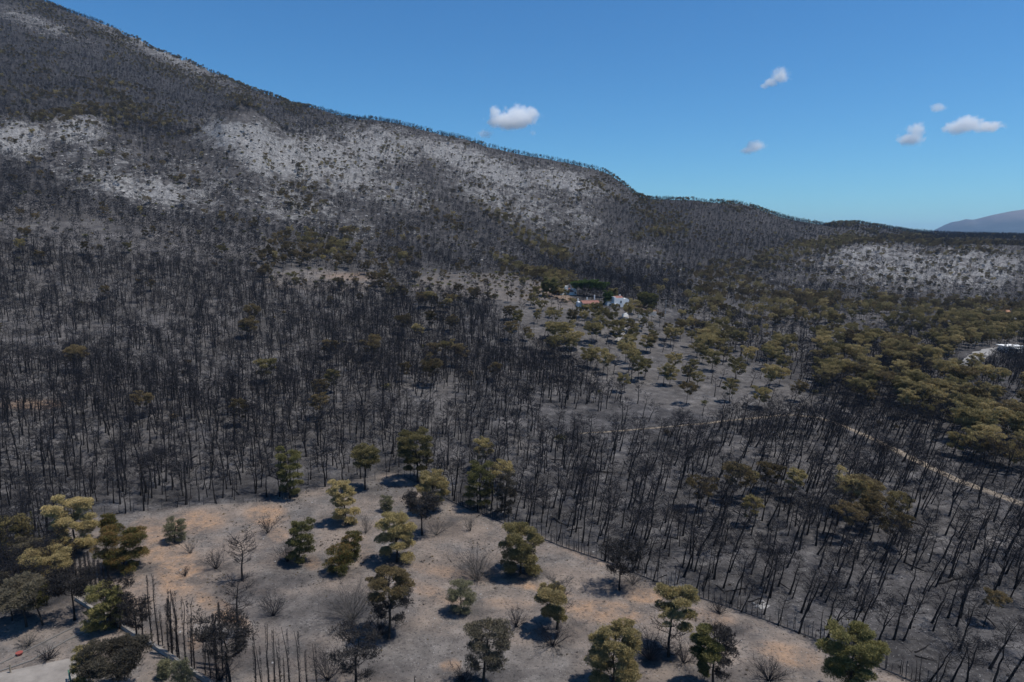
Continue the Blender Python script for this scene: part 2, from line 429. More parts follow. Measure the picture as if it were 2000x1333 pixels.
M = {}
M['char'] = plain('charred_bark', (.022, .020, .020), .2, 3.0, .95, (.010, .009, .010))
M['char_twig'] = plain('charred_twigs', (.024, .024, .029), .2, 2.0, .95, (.014, .014, .018))
M['bark'] = plain('scorched_bark', (.05, .042, .036), .2, 3.0, .95, (.018, .016, .015))
M['greytwig'] = plain('dead_grey_twigs', (.12, .108, .098), .2, 2.0, .95, (.06, .055, .05))
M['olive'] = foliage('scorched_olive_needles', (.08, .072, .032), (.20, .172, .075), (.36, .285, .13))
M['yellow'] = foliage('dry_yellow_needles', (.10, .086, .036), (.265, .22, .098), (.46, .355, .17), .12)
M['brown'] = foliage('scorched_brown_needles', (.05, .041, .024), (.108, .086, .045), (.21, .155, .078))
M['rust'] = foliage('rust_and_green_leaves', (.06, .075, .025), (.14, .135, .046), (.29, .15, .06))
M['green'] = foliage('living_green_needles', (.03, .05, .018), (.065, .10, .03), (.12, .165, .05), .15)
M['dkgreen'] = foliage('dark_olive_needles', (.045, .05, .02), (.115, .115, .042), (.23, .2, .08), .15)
M['greybrown'] = foliage('singed_grey_needles', (.045, .04, .033), (.085, .076, .06), (.15, .128, .085), .2)
M['soot'] = foliage('sooty_burnt_needles', (.018, .017, .017), (.034, .031, .030), (.062, .055, .049), .1)
M['greygreen'] = foliage('dusty_grey_green_leaves', (.06, .064, .04), (.13, .13, .078), (.22, .205, .12), .2)
M['white_wall'] = plain('white_plaster', (.78, .77, .74), .06, .8, .85)
M['grey_wall'] = plain('grey_render', (.36, .35, .34), .15, .8, .9)
M['tile'] = plain('red_roof_tiles', (.28, .14, .11), .2, 2.5, .85)
M['orange_tile'] = plain('orange_roof_tiles', (.40, .22, .13), .2, 2.5, .85)
M['window'] = plain('window_glass', (.05, .07, .09), .1, 1, .15)
M['blue_panel'] = plain('pale_blue_shutters', (.25, .45, .58), .1, 1, .6)
M['wood_dark'] = plain('dark_timber', (.05, .04, .034), .2, 3, .85)
M['concrete'] = plain('pale_concrete', (.29, .26, .23), .12, .35, .9, (.17, .152, .135))
M['kerb'] = plain('ashy_kerb', (.17, .16, .15), .12, .8, .9)
M['stone'] = plain('limestone', (.36, .345, .33), .15, 1.2, .9, (.19, .18, .17))
M['dirt'] = plain('pale_dirt_track', (.28, .228, .172), .15, .25, .95, (.13, .11, .092))
M['asphalt'] = plain('dusty_road', (.30, .285, .27), .1, .3, .9, (.21, .2, .19))
M['postwood'] = plain('weathered_post', (.30, .25, .19), .15, 3, .9)
M['steel'] = plain('sooty_steel', (.055, .055, .06), .15, 3, .6)
M['greenpaint'] = plain('green_paint', (.07, .20, .14), .1, 2, .55)
M['red'] = plain('red_plastic', (.30, .085, .07), .1, 2, .5)
M['polegrey'] = plain('galvanised_pole', (.42, .42, .42), .1, 2, .6)

# terrain material: ash, scorched earth, pale limestone
def terrain_mat():
    m, nt, b = new_mat('burnt_ground')
    geo = nd(nt, 'ShaderNodeNewGeometry'); P = geo.outputs['Position']
    n1 = noise_node(nt, P, .05, 3, .62); n2 = noise_node(nt, P, .35, 5, .7); n3 = noise_node(nt, P, 1.6, 3, .75)
    mapn = nd(nt, 'ShaderNodeMapping'); mapn.inputs['Scale'].default_value = (1, 1, 2.2); nt.links.new(P, mapn.inputs[0])
    r1 = noise_node(nt, mapn.outputs[0], .10, 6, .66)
    vor = nd(nt, 'ShaderNodeTexVoronoi'); vor.inputs['Scale'].default_value = .28; vor.feature = 'F1'
    nt.links.new(mapn.outputs[0], vor.inputs['Vector'])
    rock, tan, grey, orange, dark = (attr(nt, k) for k in ('rock', 'tan', 'grey', 'orange', 'dark'))
    ash = ramp(nt, n2, [(.25, (.030, .029, .030)), (.5, (.066, .062, .062)), (.75, (.13, .123, .12))])
    ash = mixc(nt, 1.0, ash, ramp(nt, noise_node(nt, P, .09, 3, .6), [(.3, .55), (.5, 1.0), (.72, 1.75)]), 'MULTIPLY')
    pale = ramp(nt, n2, [(.28, (.090, .082, .076)), (.5, (.146, .133, .124)), (.72, (.22, .2, .185))])
    c = mixc(nt, mth(nt, 'MULTIPLY', grey, ramp(nt, n1, [(.3, .35), (.65, 1.0)])), ash, pale)
    soil = ramp(nt, n2, [(.28, (.145, .118, .10)), (.5, (.22, .176, .145)), (.75, (.30, .236, .186))])
    c = mixc(nt, mth(nt, 'MULTIPLY', tan, ramp(nt, noise_node(nt, P, .12, 4, .65), [(.36, .12), (.6, 1.0)])), c, soil)
    rust = ramp(nt, n3, [(.3, (.25, .155, .095)), (.7, (.39, .25, .155))])
    c = mixc(nt, mth(nt, 'MULTIPLY', orange, ramp(nt, n2, [(.38, .1), (.62, .95)])), c, rust)
    # limestone outcrops: patchy at several sizes
    lim = ramp(nt, noise_node(nt, P, .6, 4, .7), [(.3, (.12, .117, .116)), (.55, (.245, .238, .233)), (.75, (.41, .398, .384))])
    msk = mth(nt, 'ADD', r1, mth(nt, 'MULTIPLY', mth(nt, 'SUBTRACT', rock, .5), .34))
    msk = mth(nt, 'ADD', msk, mth(nt, 'MULTIPLY', mth(nt, 'SUBTRACT', vor.outputs['Distance'], .5), -.10))
    msk = ramp(nt, msk, [(.50, 0.0), (.55, .5), (.63, 1.0)])
    msk = mth(nt, 'MULTIPLY', msk, mth(nt, 'MULTIPLY', rock, 3.0, True), True)
    c = mixc(nt, msk, c, lim)
    # char and litter specks
    spk = ramp(nt, noise_node(nt, P, 2.6, 2, .7), [(.56, 0.0), (.64, 1.0)])
    c = mixc(nt, mth(nt, 'MULTIPLY', spk, .55), c, (.022, .021, .022))
    wsp = ramp(nt, noise_node(nt, P, 3.7, 1, .75), [(.68, 0.0), (.72, 1.0)])
    c = mixc(nt, mth(nt, 'MULTIPLY', wsp, .5), c, (.34, .33, .32))
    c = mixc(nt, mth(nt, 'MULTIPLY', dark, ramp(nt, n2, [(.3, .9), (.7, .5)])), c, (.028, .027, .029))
    nt.links.new(c, b.inputs['Base Color']); b.inputs['Roughness'].default_value = 1
    b.inputs['Specular IOR Level'].default_value = .05
    bp = nd(nt, 'ShaderNodeBump'); bp.inputs['Strength'].default_value = .55; bp.inputs['Distance'].default_value = .5
    h = mth(nt, 'ADD', mth(nt, 'MULTIPLY', n3, .5), mth(nt, 'ADD', n2, mth(nt, 'MULTIPLY', mth(nt, 'MULTIPLY', r1, rock), 4.0)))
    nt.links.new(h, bp.inputs['Height']); nt.links.new(bp.outputs[0], b.inputs['Normal'])
    return m
M['ground'] = terrain_mat()

# ------------------------------------------------------------------ the ground sheet
gpx, gpy, gd = project(gX, np.maximum(gY, 1), GZ)
vis = (gY > 30) & (np.abs(gX) < gY * 1.1)
cv = cover(gpx, gpy, gX, gY)
FIELD_ORANGE = [(380, 1020, 60, 22, -5, .9), (300, 1060, 50, 40, 30, .8), (350, 1120, 45, 50, 20, .9), (430, 1190, 60, 16, 30, 1), (520, 1005, 40, 22, 0, .9), (545, 1045, 20, 14, 0, .6), (610, 1100, 16, 12, 0, .8), (1050, 1148, 70, 8, 12, .9),
                (1180, 1195, 80, 22, 5, .85), (1260, 1165, 40, 14, 0, .9), (880, 1120, 80, 12, 10, .55), (850, 1160, 60, 14, 20, .5), (1380, 1205, 60, 16, 10, .5), (1540, 1280, 70, 20, 15, .75), (880, 1300, 20, 12, 0, .8), (930, 985, 50, 12, 25, .55),
                (1160, 1085, 60, 14, 15, .4), (250, 1160, 50, 40, 0, .35), (700, 1075, 30, 30, 0, .3), (1000, 1180, 60, 10, 5, .35), (380, 1255, 16, 14, 0, .9)]
FIELD_GREY = [(640, 1200, 150, 45, 0, .9), (800, 1280, 160, 50, 0, .9), (560, 1130, 70, 24, 0, .8), (600, 990, 60, 18, 0, .5), (760, 955, 60, 18, 0, .8), (1350, 1200, 50, 20, 20, .5), (1010, 1300, 130, 40, 0, .9), (280, 1010, 100, 12, -5, .7), (720, 1150, 60, 30, 0, .4)]
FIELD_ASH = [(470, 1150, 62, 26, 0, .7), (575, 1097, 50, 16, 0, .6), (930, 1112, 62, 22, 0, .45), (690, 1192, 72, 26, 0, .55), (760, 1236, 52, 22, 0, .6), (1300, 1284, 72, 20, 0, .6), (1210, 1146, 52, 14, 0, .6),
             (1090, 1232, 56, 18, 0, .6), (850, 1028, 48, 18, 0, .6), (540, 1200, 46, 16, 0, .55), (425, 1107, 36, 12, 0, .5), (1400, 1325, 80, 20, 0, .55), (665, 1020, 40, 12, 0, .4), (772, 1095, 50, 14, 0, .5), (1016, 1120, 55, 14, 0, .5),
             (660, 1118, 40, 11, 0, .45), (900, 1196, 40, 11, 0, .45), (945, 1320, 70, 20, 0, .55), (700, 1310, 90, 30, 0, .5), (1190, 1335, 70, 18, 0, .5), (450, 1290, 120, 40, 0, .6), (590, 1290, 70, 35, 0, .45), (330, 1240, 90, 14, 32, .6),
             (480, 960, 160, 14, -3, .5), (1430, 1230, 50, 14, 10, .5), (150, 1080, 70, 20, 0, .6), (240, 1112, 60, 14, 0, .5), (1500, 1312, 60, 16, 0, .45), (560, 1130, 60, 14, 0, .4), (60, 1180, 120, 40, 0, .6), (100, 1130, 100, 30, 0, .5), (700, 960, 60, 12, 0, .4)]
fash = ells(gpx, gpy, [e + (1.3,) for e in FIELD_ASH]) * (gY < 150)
fgrey = ells(gpx, gpy, FIELD_GREY)
fld = np.where(cv['field'] & vis, 1.0, 0.0)
fld = blur(blur(fld, 2, 0), 1, 1)
A_rock = np.where(vis, cv['rock'], .3)
A_grey = np.where(vis, np.maximum.reduce([fld, cv['bare'] * .7, np.where(cv['clear'], .75, 0), np.where(cv['open'], .62, 0), np.where((gpx < 900) & (gY > 140) & (gY < 420), .3, 0), np.clip((gY - 420) / 200, 0, 1) * (.03 + .55 * cv['wide']), np.where((gpx > 1350) & (gY > 300), .4, 0)]), .4)
A_tan = np.where(vis, np.maximum(fld * (.85 - .75 * fgrey), np.where(cv['clear'], .3, 0) + 0), 0)
A_orange = np.where(vis, ells(gpx, gpy, FIELD_ORANGE) * fld + ell(gpx, gpy, 60, 790, 60, 10, 0, .6) * (gY < 260) + ell(gpx, gpy, 690, 540, 60, 8, 0, .45) * (gY > 300) + ell(gpx, gpy, 1085, 575, 40, 8, 20, .7) * (gY > 300) + ell(gpx, gpy, 1262, 605, 26, 6, 15, .8) * (gY > 280), 0)
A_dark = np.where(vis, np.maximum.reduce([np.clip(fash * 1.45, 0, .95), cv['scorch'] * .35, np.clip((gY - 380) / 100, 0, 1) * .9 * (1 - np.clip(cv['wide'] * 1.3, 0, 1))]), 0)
gv = np.stack([gX, gY, GZ], -1).reshape(-1, 3)
ii, jj = np.meshgrid(np.arange(NA - 1), np.arange(NR - 1), indexing='ij')
q0 = (ii * NR + jj).ravel(); q1 = q0 + NR; q2 = q1 + 1; q3 = q0 + 1
quads = np.stack([q0, q3, q2, q1], -1)
me = bpy.data.meshes.new('ground')
me.vertices.add(len(gv)); me.vertices.foreach_set('co', gv.astype(np.float32).ravel())
me.loops.add(quads.size); me.loops.foreach_set('vertex_index', quads.astype(np.int32).ravel())
me.polygons.add(len(quads)); me.polygons.foreach_set('loop_start', np.arange(0, quads.size, 4, dtype=np.int32))
me.polygons.foreach_set('use_smooth', np.ones(len(quads), bool))
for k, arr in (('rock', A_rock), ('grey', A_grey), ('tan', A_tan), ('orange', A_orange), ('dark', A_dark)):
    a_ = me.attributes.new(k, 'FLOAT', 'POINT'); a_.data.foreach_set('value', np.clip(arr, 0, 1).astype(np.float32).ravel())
me.materials.append(M['ground']); me.update(calc_edges=True)
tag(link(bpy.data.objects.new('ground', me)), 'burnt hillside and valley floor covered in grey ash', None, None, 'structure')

# far blue mountain beyond the right-hand ridge
def far_mountain():
    Y0 = 8200.0
    prof = [(1500, 475), (1780, 470), (1838, 446), (1862, 438), (1885, 428), (1900, 430), (1935, 421), (1975, 413), (2010, 408), (2100, 392), (2250, 372), (2450, 395), (2700, 450)]
    pxs = np.linspace(1500, 2700, 150)
    pys = np.interp(pxs, [p[0] for p in prof], [p[1] for p in prof])
    S = np.linspace(0, 1, 26)
    V = np.zeros((len(pxs), 52, 3))
    for i, (a, b_) in enumerate(zip(pxs, pys)):
        u = float(u_of(a, b_)); top = HC + Y0 * float(t_of(b_))
        for k in range(52):
            s = k / 25.0
            y = Y0 - 2600 * (1 - s) if s <= 1 else Y0 + 2600 * (s - 1)
            f = max(0.0, 1 - abs(1 - s))
            z = -90 + (top + 90) * (f ** 1.25)
            V[i, k] = (u * Y0 * (y / Y0) ** .5, y, z)
    nz = fbm(V[..., 0] / 700, V[..., 1] / 700, 71, 5); sp = np.minimum(1, np.abs(np.linspace(0, 51 / 25, 52) - 1) * 6)
    V[..., 2] += nz * 90 * sp[None]
    n, k = V.shape[:2]
    ii, jj = np.meshgrid(np.arange(n - 1), np.arange(k - 1), indexing='ij')
    a = (ii * k + jj).ravel(); b_ = a + k
    mb = MB(); mb.add(V.reshape(-1, 3), np.concatenate([np.stack([a, b_, b_ + 1], -1), np.stack([a, b_ + 1, a + 1], -1)]))
    m, nt, b = new_mat('far_slopes')
    geo = nd(nt, 'ShaderNodeNewGeometry')
    sx = nd(nt, 'ShaderNodeSeparateXYZ'); nt.links.new(geo.outputs['Position'], sx.inputs[0])
    hgt = mth(nt, 'MULTIPLY', mth(nt, 'ADD', sx.outputs[2], 50), 1 / 480)
    hgt = mth(nt, 'ADD', hgt, mth(nt, 'MULTIPLY', mth(nt, 'SUBTRACT', noise_node(nt, geo.outputs['Position'], .003, 6, .65), .5), .7))
    nt.links.new(ramp(nt, hgt, [(.55, (.03, .045, .055)), (.9, (.14, .125, .125))]), b.inputs['Base Color'])
    tag(mb.build('far_mountain', m, smooth=True), 'hazy blue mountain far beyond the right-hand ridge', None, None, 'structure')
far_mountain()

# ------------------------------------------------------------------ trees
def grow(rng, H, W, tc, th, nl, wig=.25, r0=None, fork=False, pw=2.0, up=(.25, .7), sub=3, pts=5):
    """trunk line, limbs and limb tips for a pine whose crown is an ellipsoid centred at tc*H, half height th*H"""
    k = 10
    h = np.linspace(0, 1, k)
    off = np.cumsum(rng.normal(size=(k, 2)) * wig * H / 40, axis=0) * h[:, None] ** .6
    T = np.column_stack([off - off[0], h * H * .97]); T[0, 2] = -.4
    r0 = r0 or .016 * H + .05
    R = r0 * (1 - h * .88); R[0] *= 1.35
    stems = [(T, R)]
    if fork:
        s = int(k * .4); d = rng.normal(size=2); d /= np.linalg.norm(d)
        F = T[s:].copy(); g = np.linspace(0, 1, k - s)
        F[:, :2] += d[None] * (g[:, None] * W * .33) + 0
        F[:, 2] = T[s, 2] + (T[s:, 2] - T[s, 2]) * .93
        stems.append((F, R[s:] * .8))
    limbs, tips = [], []
    lo, hi = max(tc - th * .95, .06), min(tc + th * .93, .97)
    for i in range(nl):
        t = lo + (hi - lo) * ((i + rng.random()) / nl) ** .85
        st, sr = stems[i % len(stems)]
        z = t * H
        base = np.array([np.interp(z, st[:, 2], st[:, 0]), np.interp(z, st[:, 2], st[:, 1]), z])
        if z < st[0, 2]: base = np.array([np.interp(z, T[:, 2], T[:, 0]), np.interp(z, T[:, 2], T[:, 1]), z])
        az = i * 2.4 + rng.random() * 1.1
        L = W / 2 * max(.06, 1 - abs((t - tc) / th) ** pw) ** (1 / pw) * (.78 + .36 * rng.random())
        el = up[0] + (up[1] - up[0]) * t + rng.normal() * .12
        g = np.linspace(0, 1, pts)
        d = np.array([math.cos(az), math.sin(az), 0])
        side = np.array([-d[1], d[0], 0]) * rng.normal() * .18
        rise = np.array([0, 0, 1.0])
        P = base + np.outer(g, d * L) + np.outer(g ** 1.5, rise * L * math.tan(max(-.2, min(el, 1.1))) * .8) + np.outer(np.sin(g * 3.1), side * L)
        P[1:] += rng.normal(size=(pts - 1, 3)) * L * .035
        rb = max(.018, .3 * r0 * (1.1 - t * .6)) * min(1, L / 1.2 + .3)
        limbs.append((P, rb * (1 - g * .8)))
        tips.append((P[-1], P[-1] - P[-2], L, t))
        for s in range(sub):
            q = .38 + .57 * (s + rng.random() * .7) / sub
            b = base + 0
            idx = q * (pts - 1); a = int(min(idx, pts - 2)); b = P[a] + (P[a + 1] - P[a]) * (idx - a)
            an = az + (1 if (s + i) % 2 else -1) * (.5 + .6 * rng.random())
            sl = L * (.28 + .25 * rng.random())
            e = b + np.array([math.cos(an) * sl, math.sin(an) * sl, sl * (.25 + .5 * rng.random())])
            mid = (b + e) / 2 + rng.normal(size=3) * sl * .06
            limbs.append((np.array([b, mid, e]), np.array([rb * .55, rb * .38, rb * .18])))
            tips.append((e, e - b, sl, t))
    tips.append((stems[0][0][-1], np.array([0, 0, 1.]), W * .2, 1))
    if fork: tips.append((stems[1][0][-1], np.array([0, 0, 1.]), W * .2, 1))
    return stems, limbs, tips

def trunk_mb(stems, limbs, sides=6, lsides=4):
    mb = MB()
    for P, R in stems: mb.tube(P, R, sides)
    for P, R in limbs: mb.tube(P, R, lsides if len(P) > 3 else 3, cap=False)
    return mb

def twig_mb(rng, limbs, n_per, length, r, rise=.4):
    mb = MB(); Bs, Ts = [], []
    for P, R in limbs:
        seg = len(P) - 1
        for _ in range(n_per if len(P) <= 3 else n_per + 2):
            q = (.3 + .7 * rng.random()) * seg; a = int(min(q, seg - 1)); b = P[a] + (P[a + 1] - P[a]) * (q - a)
            d = (P[-1] - P[0]); d = d / (np.linalg.norm(d) + 1e-6) + rng.normal(size=3) * .65 + np.array([0, 0, rise])
            d /= np.linalg.norm(d); l = length * (.4 + .9 * rng.random())
            e = b + d * l; Bs.append(b); Ts.append(e)
            for _ in range(3):
                d2 = d + rng.normal(size=3) * .6; d2 /= np.linalg.norm(d2)
                s = b + d * l * (.3 + .6 * rng.random()); Bs.append(s); Ts.append(s + d2 * l * .5)
    rr = np.where(np.arange(len(Bs)) % 4 == 0, r * 1.5, r)
    return mb.spikes(Bs, Ts, rr, tone=rng.random(len(Bs)))

def needle_mb(rng, tips, n_tufts, blades, ln, wd, padk=.45, flat=.55, keep=None, padmin=.28, droop=0, limbs=None):
    """pads of needle tufts round every limb tip"""
    mb = MB()
    tp = [t for t in tips if keep is None or keep(t[0])]
    if not tp: return mb
    C = np.array([t[0] for t in tp]); S = np.array([max(padmin, min(1.2, t[2] * padk)) for t in tp])
    w = S ** 2; w /= w.sum()
    pk = rng.choice(len(tp), n_tufts, p=w)
    d = rng.normal(size=(n_tufts, 3)); d[:, 2] = np.where(rng.random(n_tufts) < .6, np.abs(d[:, 2]), d[:, 2]); d /= np.linalg.norm(d, axis=1, keepdims=True)
    rad = (.35 + .65 * rng.random(n_tufts) ** .6)
    off = d * (rad * S[pk])[:, None] * np.array([1, 1, flat])
    P = C[pk] + off
    if limbs is not None and len(limbs):
        nf = int(n_tufts * .24); li = rng.integers(0, len(limbs), nf)
        q = np.array([limbs[i][0][0] + (limbs[i][0][-1] - limbs[i][0][0]) * f for i, f in zip(li, .45 + .65 * rng.random(nf))])
        q = q + rng.normal(size=(nf, 3)) * .22
        okk = np.array([keep is None or keep(v) for v in q])
        P[:nf][okk] = q[okk]
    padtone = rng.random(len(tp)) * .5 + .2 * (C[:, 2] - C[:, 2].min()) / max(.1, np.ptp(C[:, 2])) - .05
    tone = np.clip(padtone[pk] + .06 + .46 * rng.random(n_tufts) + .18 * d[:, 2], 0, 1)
    Pn = np.repeat(P, blades, 0)
    D = np.repeat(d * np.array([1, 1, .6]) + np.array([0, 0, .55 - droop]), blades, 0) + rng.normal(size=(n_tufts * blades, 3)) * .75
    tn = np.clip(np.repeat(tone, blades) + rng.normal(size=n_tufts * blades) * .14, 0, 1)
    return mb.needles(Pn, D, ln * (.7 + .6 * rng.random(len(Pn))), wd, tn, rng)

def combine(a, b):
    return MB().merge(a, 0).merge(b, 1)

# burnt pine kinds used over and over
BURNT = []
feat = ['straight trunk', 'crooked trunk', 'forked trunk', 'thick wavy trunk', 'thin trunk', 'wide twiggy crown', 'sparse broken crown', 'bowed trunk']
for k in range(8):
    rng = np.random.default_rng(100 + k)
    H = [7.6, 6.8, 7.4, 7.8, 8.8, 7.0, 6.4, 8.0][k]
    W = [2.9, 3.1, 3.6, 3.3, 2.5, 4.1, 2.3, 2.9][k]
    st, lb, tp = grow(rng, H, W, .76, .30, [11, 10, 14, 12, 12, 15, 7, 11][k], [.3, .75, .45, .55, .3, .4, .5, .6][k], [.15, .16, .17, .21, .145, .165, .165, .16][k], fork=(k in (2,)), sub=3)
    rng2 = np.random.default_rng(200 + k)
    # a few dead stubs low on the trunk
    for _ in range(5):
        z = rng.uniform(.15, .55) * H; b0 = np.array([np.interp(z, st[0][0][:, 2], st[0][0][:, 0]), np.interp(z, st[0][0][:, 2], st[0][0][:, 1]), z]); a_ = rng.random() * 6.28
        e = b0 + np.array([math.cos(a_), math.sin(a_), .35]) * rng.uniform(.3, .9)
        lb.append((np.array([b0, (b0 + e) / 2, e]), np.array([.03, .02, .01])))
    tr, tw = trunk_mb(st, lb, 6, 4), twig_mb(rng2, lb[:-5], 4, .56, .0105)
    if k in (3, 5, 2): tw.merge(needle_mb(rng2, tp, 420, 2, .24, .04, .5, .6, limbs=lb))
    st2, lb2, tp2 = grow(np.random.default_rng(100 + k), H, W * 1.05, .72, .34, 9, .4, .115, sub=2, pts=4)
    tr2, tw2 = trunk_mb(st2, lb2, 4, 3), twig_mb(np.random.default_rng(300 + k), lb2, 6, .8, .02)
    BURNT.append(dict(trunk=tr.mesh('trunk', M['char']), crown=tw.mesh('crown', M['char_twig']), far=combine(tr2, tw2), feat=feat[k]))

SCOR = []
sfeat = ['umbrella crown', 'rounded crown', 'narrow tufted crown', 'broad spreading crown', 'lopsided crown', 'high thin crown']
for k in range(6):
    rng = np.random.default_rng(500 + k)
    H = [7.2, 6.4, 7.6, 7.4, 6.8, 8.0][k]; W = [5.2, 4.6, 3.6, 6.0, 4.6, 3.8][k]
    tc = [.78, .66, .66, .74, .72, .8][k]; th = [.26, .38, .36, .30, .32, .24][k]
    st, lb, tp = grow(rng, H, W, tc, th, [13, 14, 14, 15, 12, 10][k], .7, .13, sub=3)
    if k == 4: tp = [t for t in tp if t[0][0] > -.5 or rng.random() < .35]
    tr = trunk_mb(st, lb, 6, 4)
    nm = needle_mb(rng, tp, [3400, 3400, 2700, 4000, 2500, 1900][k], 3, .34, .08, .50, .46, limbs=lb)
    rf = np.random.default_rng(600 + k)
    nf = needle_mb(rf, tp, [900, 900, 760, 1040, 700, 540][k], 3, .5, .13, .50, .48, limbs=lb)
    st2, lb2, _ = grow(np.random.default_rng(500 + k), H, W, tc, th, 6, .7, .14, sub=0, pts=3)
    SCOR.append(dict(trunk=tr, crown=nm, trunk2=trunk_mb(st2, lb2, 4, 3), crown2=nf, feat=sfeat[k]))
SCOL = ['olive', 'olive', 'brown', 'yellow', 'brown', 'dkgreen']      # needle colours
SCMESH = [[s['crown'].mesh('crown', M[c]) for c in ('olive', 'yellow', 'brown')] for s in SCOR]
SCTRUNK = [s['trunk'].mesh('trunk', M['bark']) for s in SCOR]

PROTO_N = [0]
def proto_collection(name, meshes):
    c = bpy.data.collections.new(name)
    for k, me_ in enumerate(meshes):
        o = bpy.data.objects.new('%s_kind_%02d' % (name, k), me_); c.objects.link(o)
    return c

def stuff(name, label, cat, coll, pos, rot, scl, idx):
    n = len(pos)
    me_ = bpy.data.meshes.new(name)
    me_.vertices.add(n); me_.vertices.foreach_set('co', np.asarray(pos, np.float32).ravel())
    for nm, ty, arr in (('rot', 'FLOAT_VECTOR', rot), ('scl', 'FLOAT_VECTOR', scl)):
        a = me_.attributes.new(nm, ty, 'POINT'); a.data.foreach_set('vector', np.asarray(arr, np.float32).ravel())
    a = me_.attributes.new('idx', 'INT', 'POINT'); a.data.foreach_set('value', np.asarray(idx, np.int32))
    o = link(bpy.data.objects.new(name, me_))
    ng = bpy.data.node_groups.new(name + '_scatter', 'GeometryNodeTree')
    ng.interface.new_socket('Geometry', in_out='INPUT', socket_type='NodeSocketGeometry')
    ng.interface.new_socket('Geometry', in_out='OUTPUT', socket_type='NodeSocketGeometry')
    gi, go = ng.nodes.new('NodeGroupInput'), ng.nodes.new('NodeGroupOutput')
    ip, ci = ng.nodes.new('GeometryNodeInstanceOnPoints'), ng.nodes.new('GeometryNodeCollectionInfo')
    ci.inputs['Collection'].default_value = coll
    ci.inputs['Separate Children'].default_value = True; ci.inputs['Reset Children'].default_value = True
    def na(nm, dt):
        q = ng.nodes.new('GeometryNodeInputNamedAttribute'); q.data_type = dt; q.inputs['Name'].default_value = nm; return q.outputs['Attribute']
    er = ng.nodes.new('FunctionNodeEulerToRotation')
    ng.links.new(na('rot', 'FLOAT_VECTOR'), er.inputs[0])
    ng.links.new(gi.outputs[0], ip.inputs['Points']); ng.links.new(ci.outputs[0], ip.inputs['Instance'])
    ip.inputs['Pick Instance'].default_value = True
    ng.links.new(na('idx', 'INT'), ip.inputs['Instance Index']); ng.links.new(er.outputs[0], ip.inputs['Rotation']); ng.links.new(na('scl', 'FLOAT_VECTOR'), ip.inputs['Scale'])
    ng.links.new(ip.outputs[0], go.inputs[0])
    md = o.modifiers.new('scatter', 'NODES'); md.node_group = ng
    return tag(o, label, cat, None, 'stuff')

# ------------------------------------------------------------------ scatter the woods
rs = np.random.default_rng(7)
def grid(y0, y1, s):
    ny = int((y1 - y0) / s); nx = int(2 * y1 * .95 / s)
    gx, gy = np.meshgrid(np.arange(nx), np.arange(ny))
    x = -y1 * .95 + (gx + rs.random(gx.shape) * .95) * s; y = y0 + (gy + rs.random(gx.shape) * .95) * s
    k = np.abs(x) < y * .84 + 8
    return x[k], y[k]
def lean_of(px, y, n):
    a = np.interp(px, [0, 700, 1000, 1350, 1700, 2100], [-1, 0, 5, 12, 17, 19]) * np.clip((330 - y) / 150, .1, 1)
    return np.radians(a + rs.normal(size=n) * 4.5), np.radians(rs.normal(size=n) * 4)
pts = [grid(66, 160, 2.75), grid(160, 340, 2.45), grid(340, 1180, 3.25)]
X = np.concatenate([p[0] for p in pts]); Y = np.concatenate([p[1] for p in pts])
Z = ground(X, Y)
PX, PY, DEP = project(X, Y, Z)
_, PTOP, _ = project(X, Y, Z + 8)
ia, ir = polar_idx(X, Y)
rm = RUNMAX[np.round(ia).astype(int), np.maximum(np.round(ir).astype(int) - 1, 0)]
seen = ((Z + 9 - HC) / np.hypot(X, Y) > rm - .002) & (PX > -140) & (PX < 2140) & (PTOP < 1420)
X, Y, Z, PX, PY, DEP = (a[seen] for a in (X, Y, Z, PX, PY, DEP))
c = cover(PX, PY, X, Y)
TRACK = [(1130, 848), (1250, 839), (1380, 828), (1440, 820), (1540, 811), (1595, 815), (1640, 830), (1700, 855), (1760, 885), (1830, 920), (1900, 950), (1960, 972), (2020, 994), (2100, 1025)]
ROAD = [(1888, 722), (1897, 708), (1908, 697), (1925, 688), (1950, 682), (1985, 680), (2040, 682)]
def line_dist(x, y, pts3):
    d = np.full(x.shape, 1e9)
    for a, b in zip(pts3, pts3[1:]):
        ax, ay, bx, by = a.x, a.y, b.x, b.y
        t = np.clip(((x - ax) * (bx - ax) + (y - ay) * (by - ay)) / ((bx - ax) ** 2 + (by - ay) ** 2 + 1e-9), 0, 1)
        d = np.minimum(d, np.hypot(x - ax - t * (bx - ax), y - ay - t * (by - ay)))
    return d
TRK3 = [at(*p) for p in TRACK]; ROAD3 = [at(*p) for p in ROAD]
HOUSES_PX = [(1110, 574), (1150, 600), (1212, 598), (1925, 612), (1962, 616), (1985, 690), (1992, 632)]
HP = [at(*p) for p in HOUSES_PX]
free = (line_dist(X, Y, TRK3) > 2.6) & (line_dist(X, Y, ROAD3) > 5.5)
for p in HP: free &= (np.hypot(X - p.x, Y - p.y) > 7.5)
for p in HP[:3]:                                  # keep sight of the houses: no trees close in front
    free &= ~((np.abs(X - p.x * Y / p.y) < 5.5) & (Y < p.y + 3) & (Y > p.y - 20))
clump = .55 + .9 * vnoise(X / 22, Y / 22, 33) * 1.0
gap = np.clip(-.62 + 1.9 * vnoise(X / 40, Y / 46, 91) + 1.1 * vnoise(X / 12, Y / 15, 92), .05, 1)
gap = np.where((PX > 900) & (Y < 165), np.maximum(gap, .72), gap)
gap = np.where(Y > 420, np.maximum(gap, .8 - .5 * c['rock']), gap)
pb = c['burnt'] * gap * np.where(Y < 340, .92, .86)
clump = np.clip(1.9 * vnoise(X / 19, Y / 26, 33) + .9 * vnoise(X / 60, Y / 80, 34) - .65, .05, 1.5)
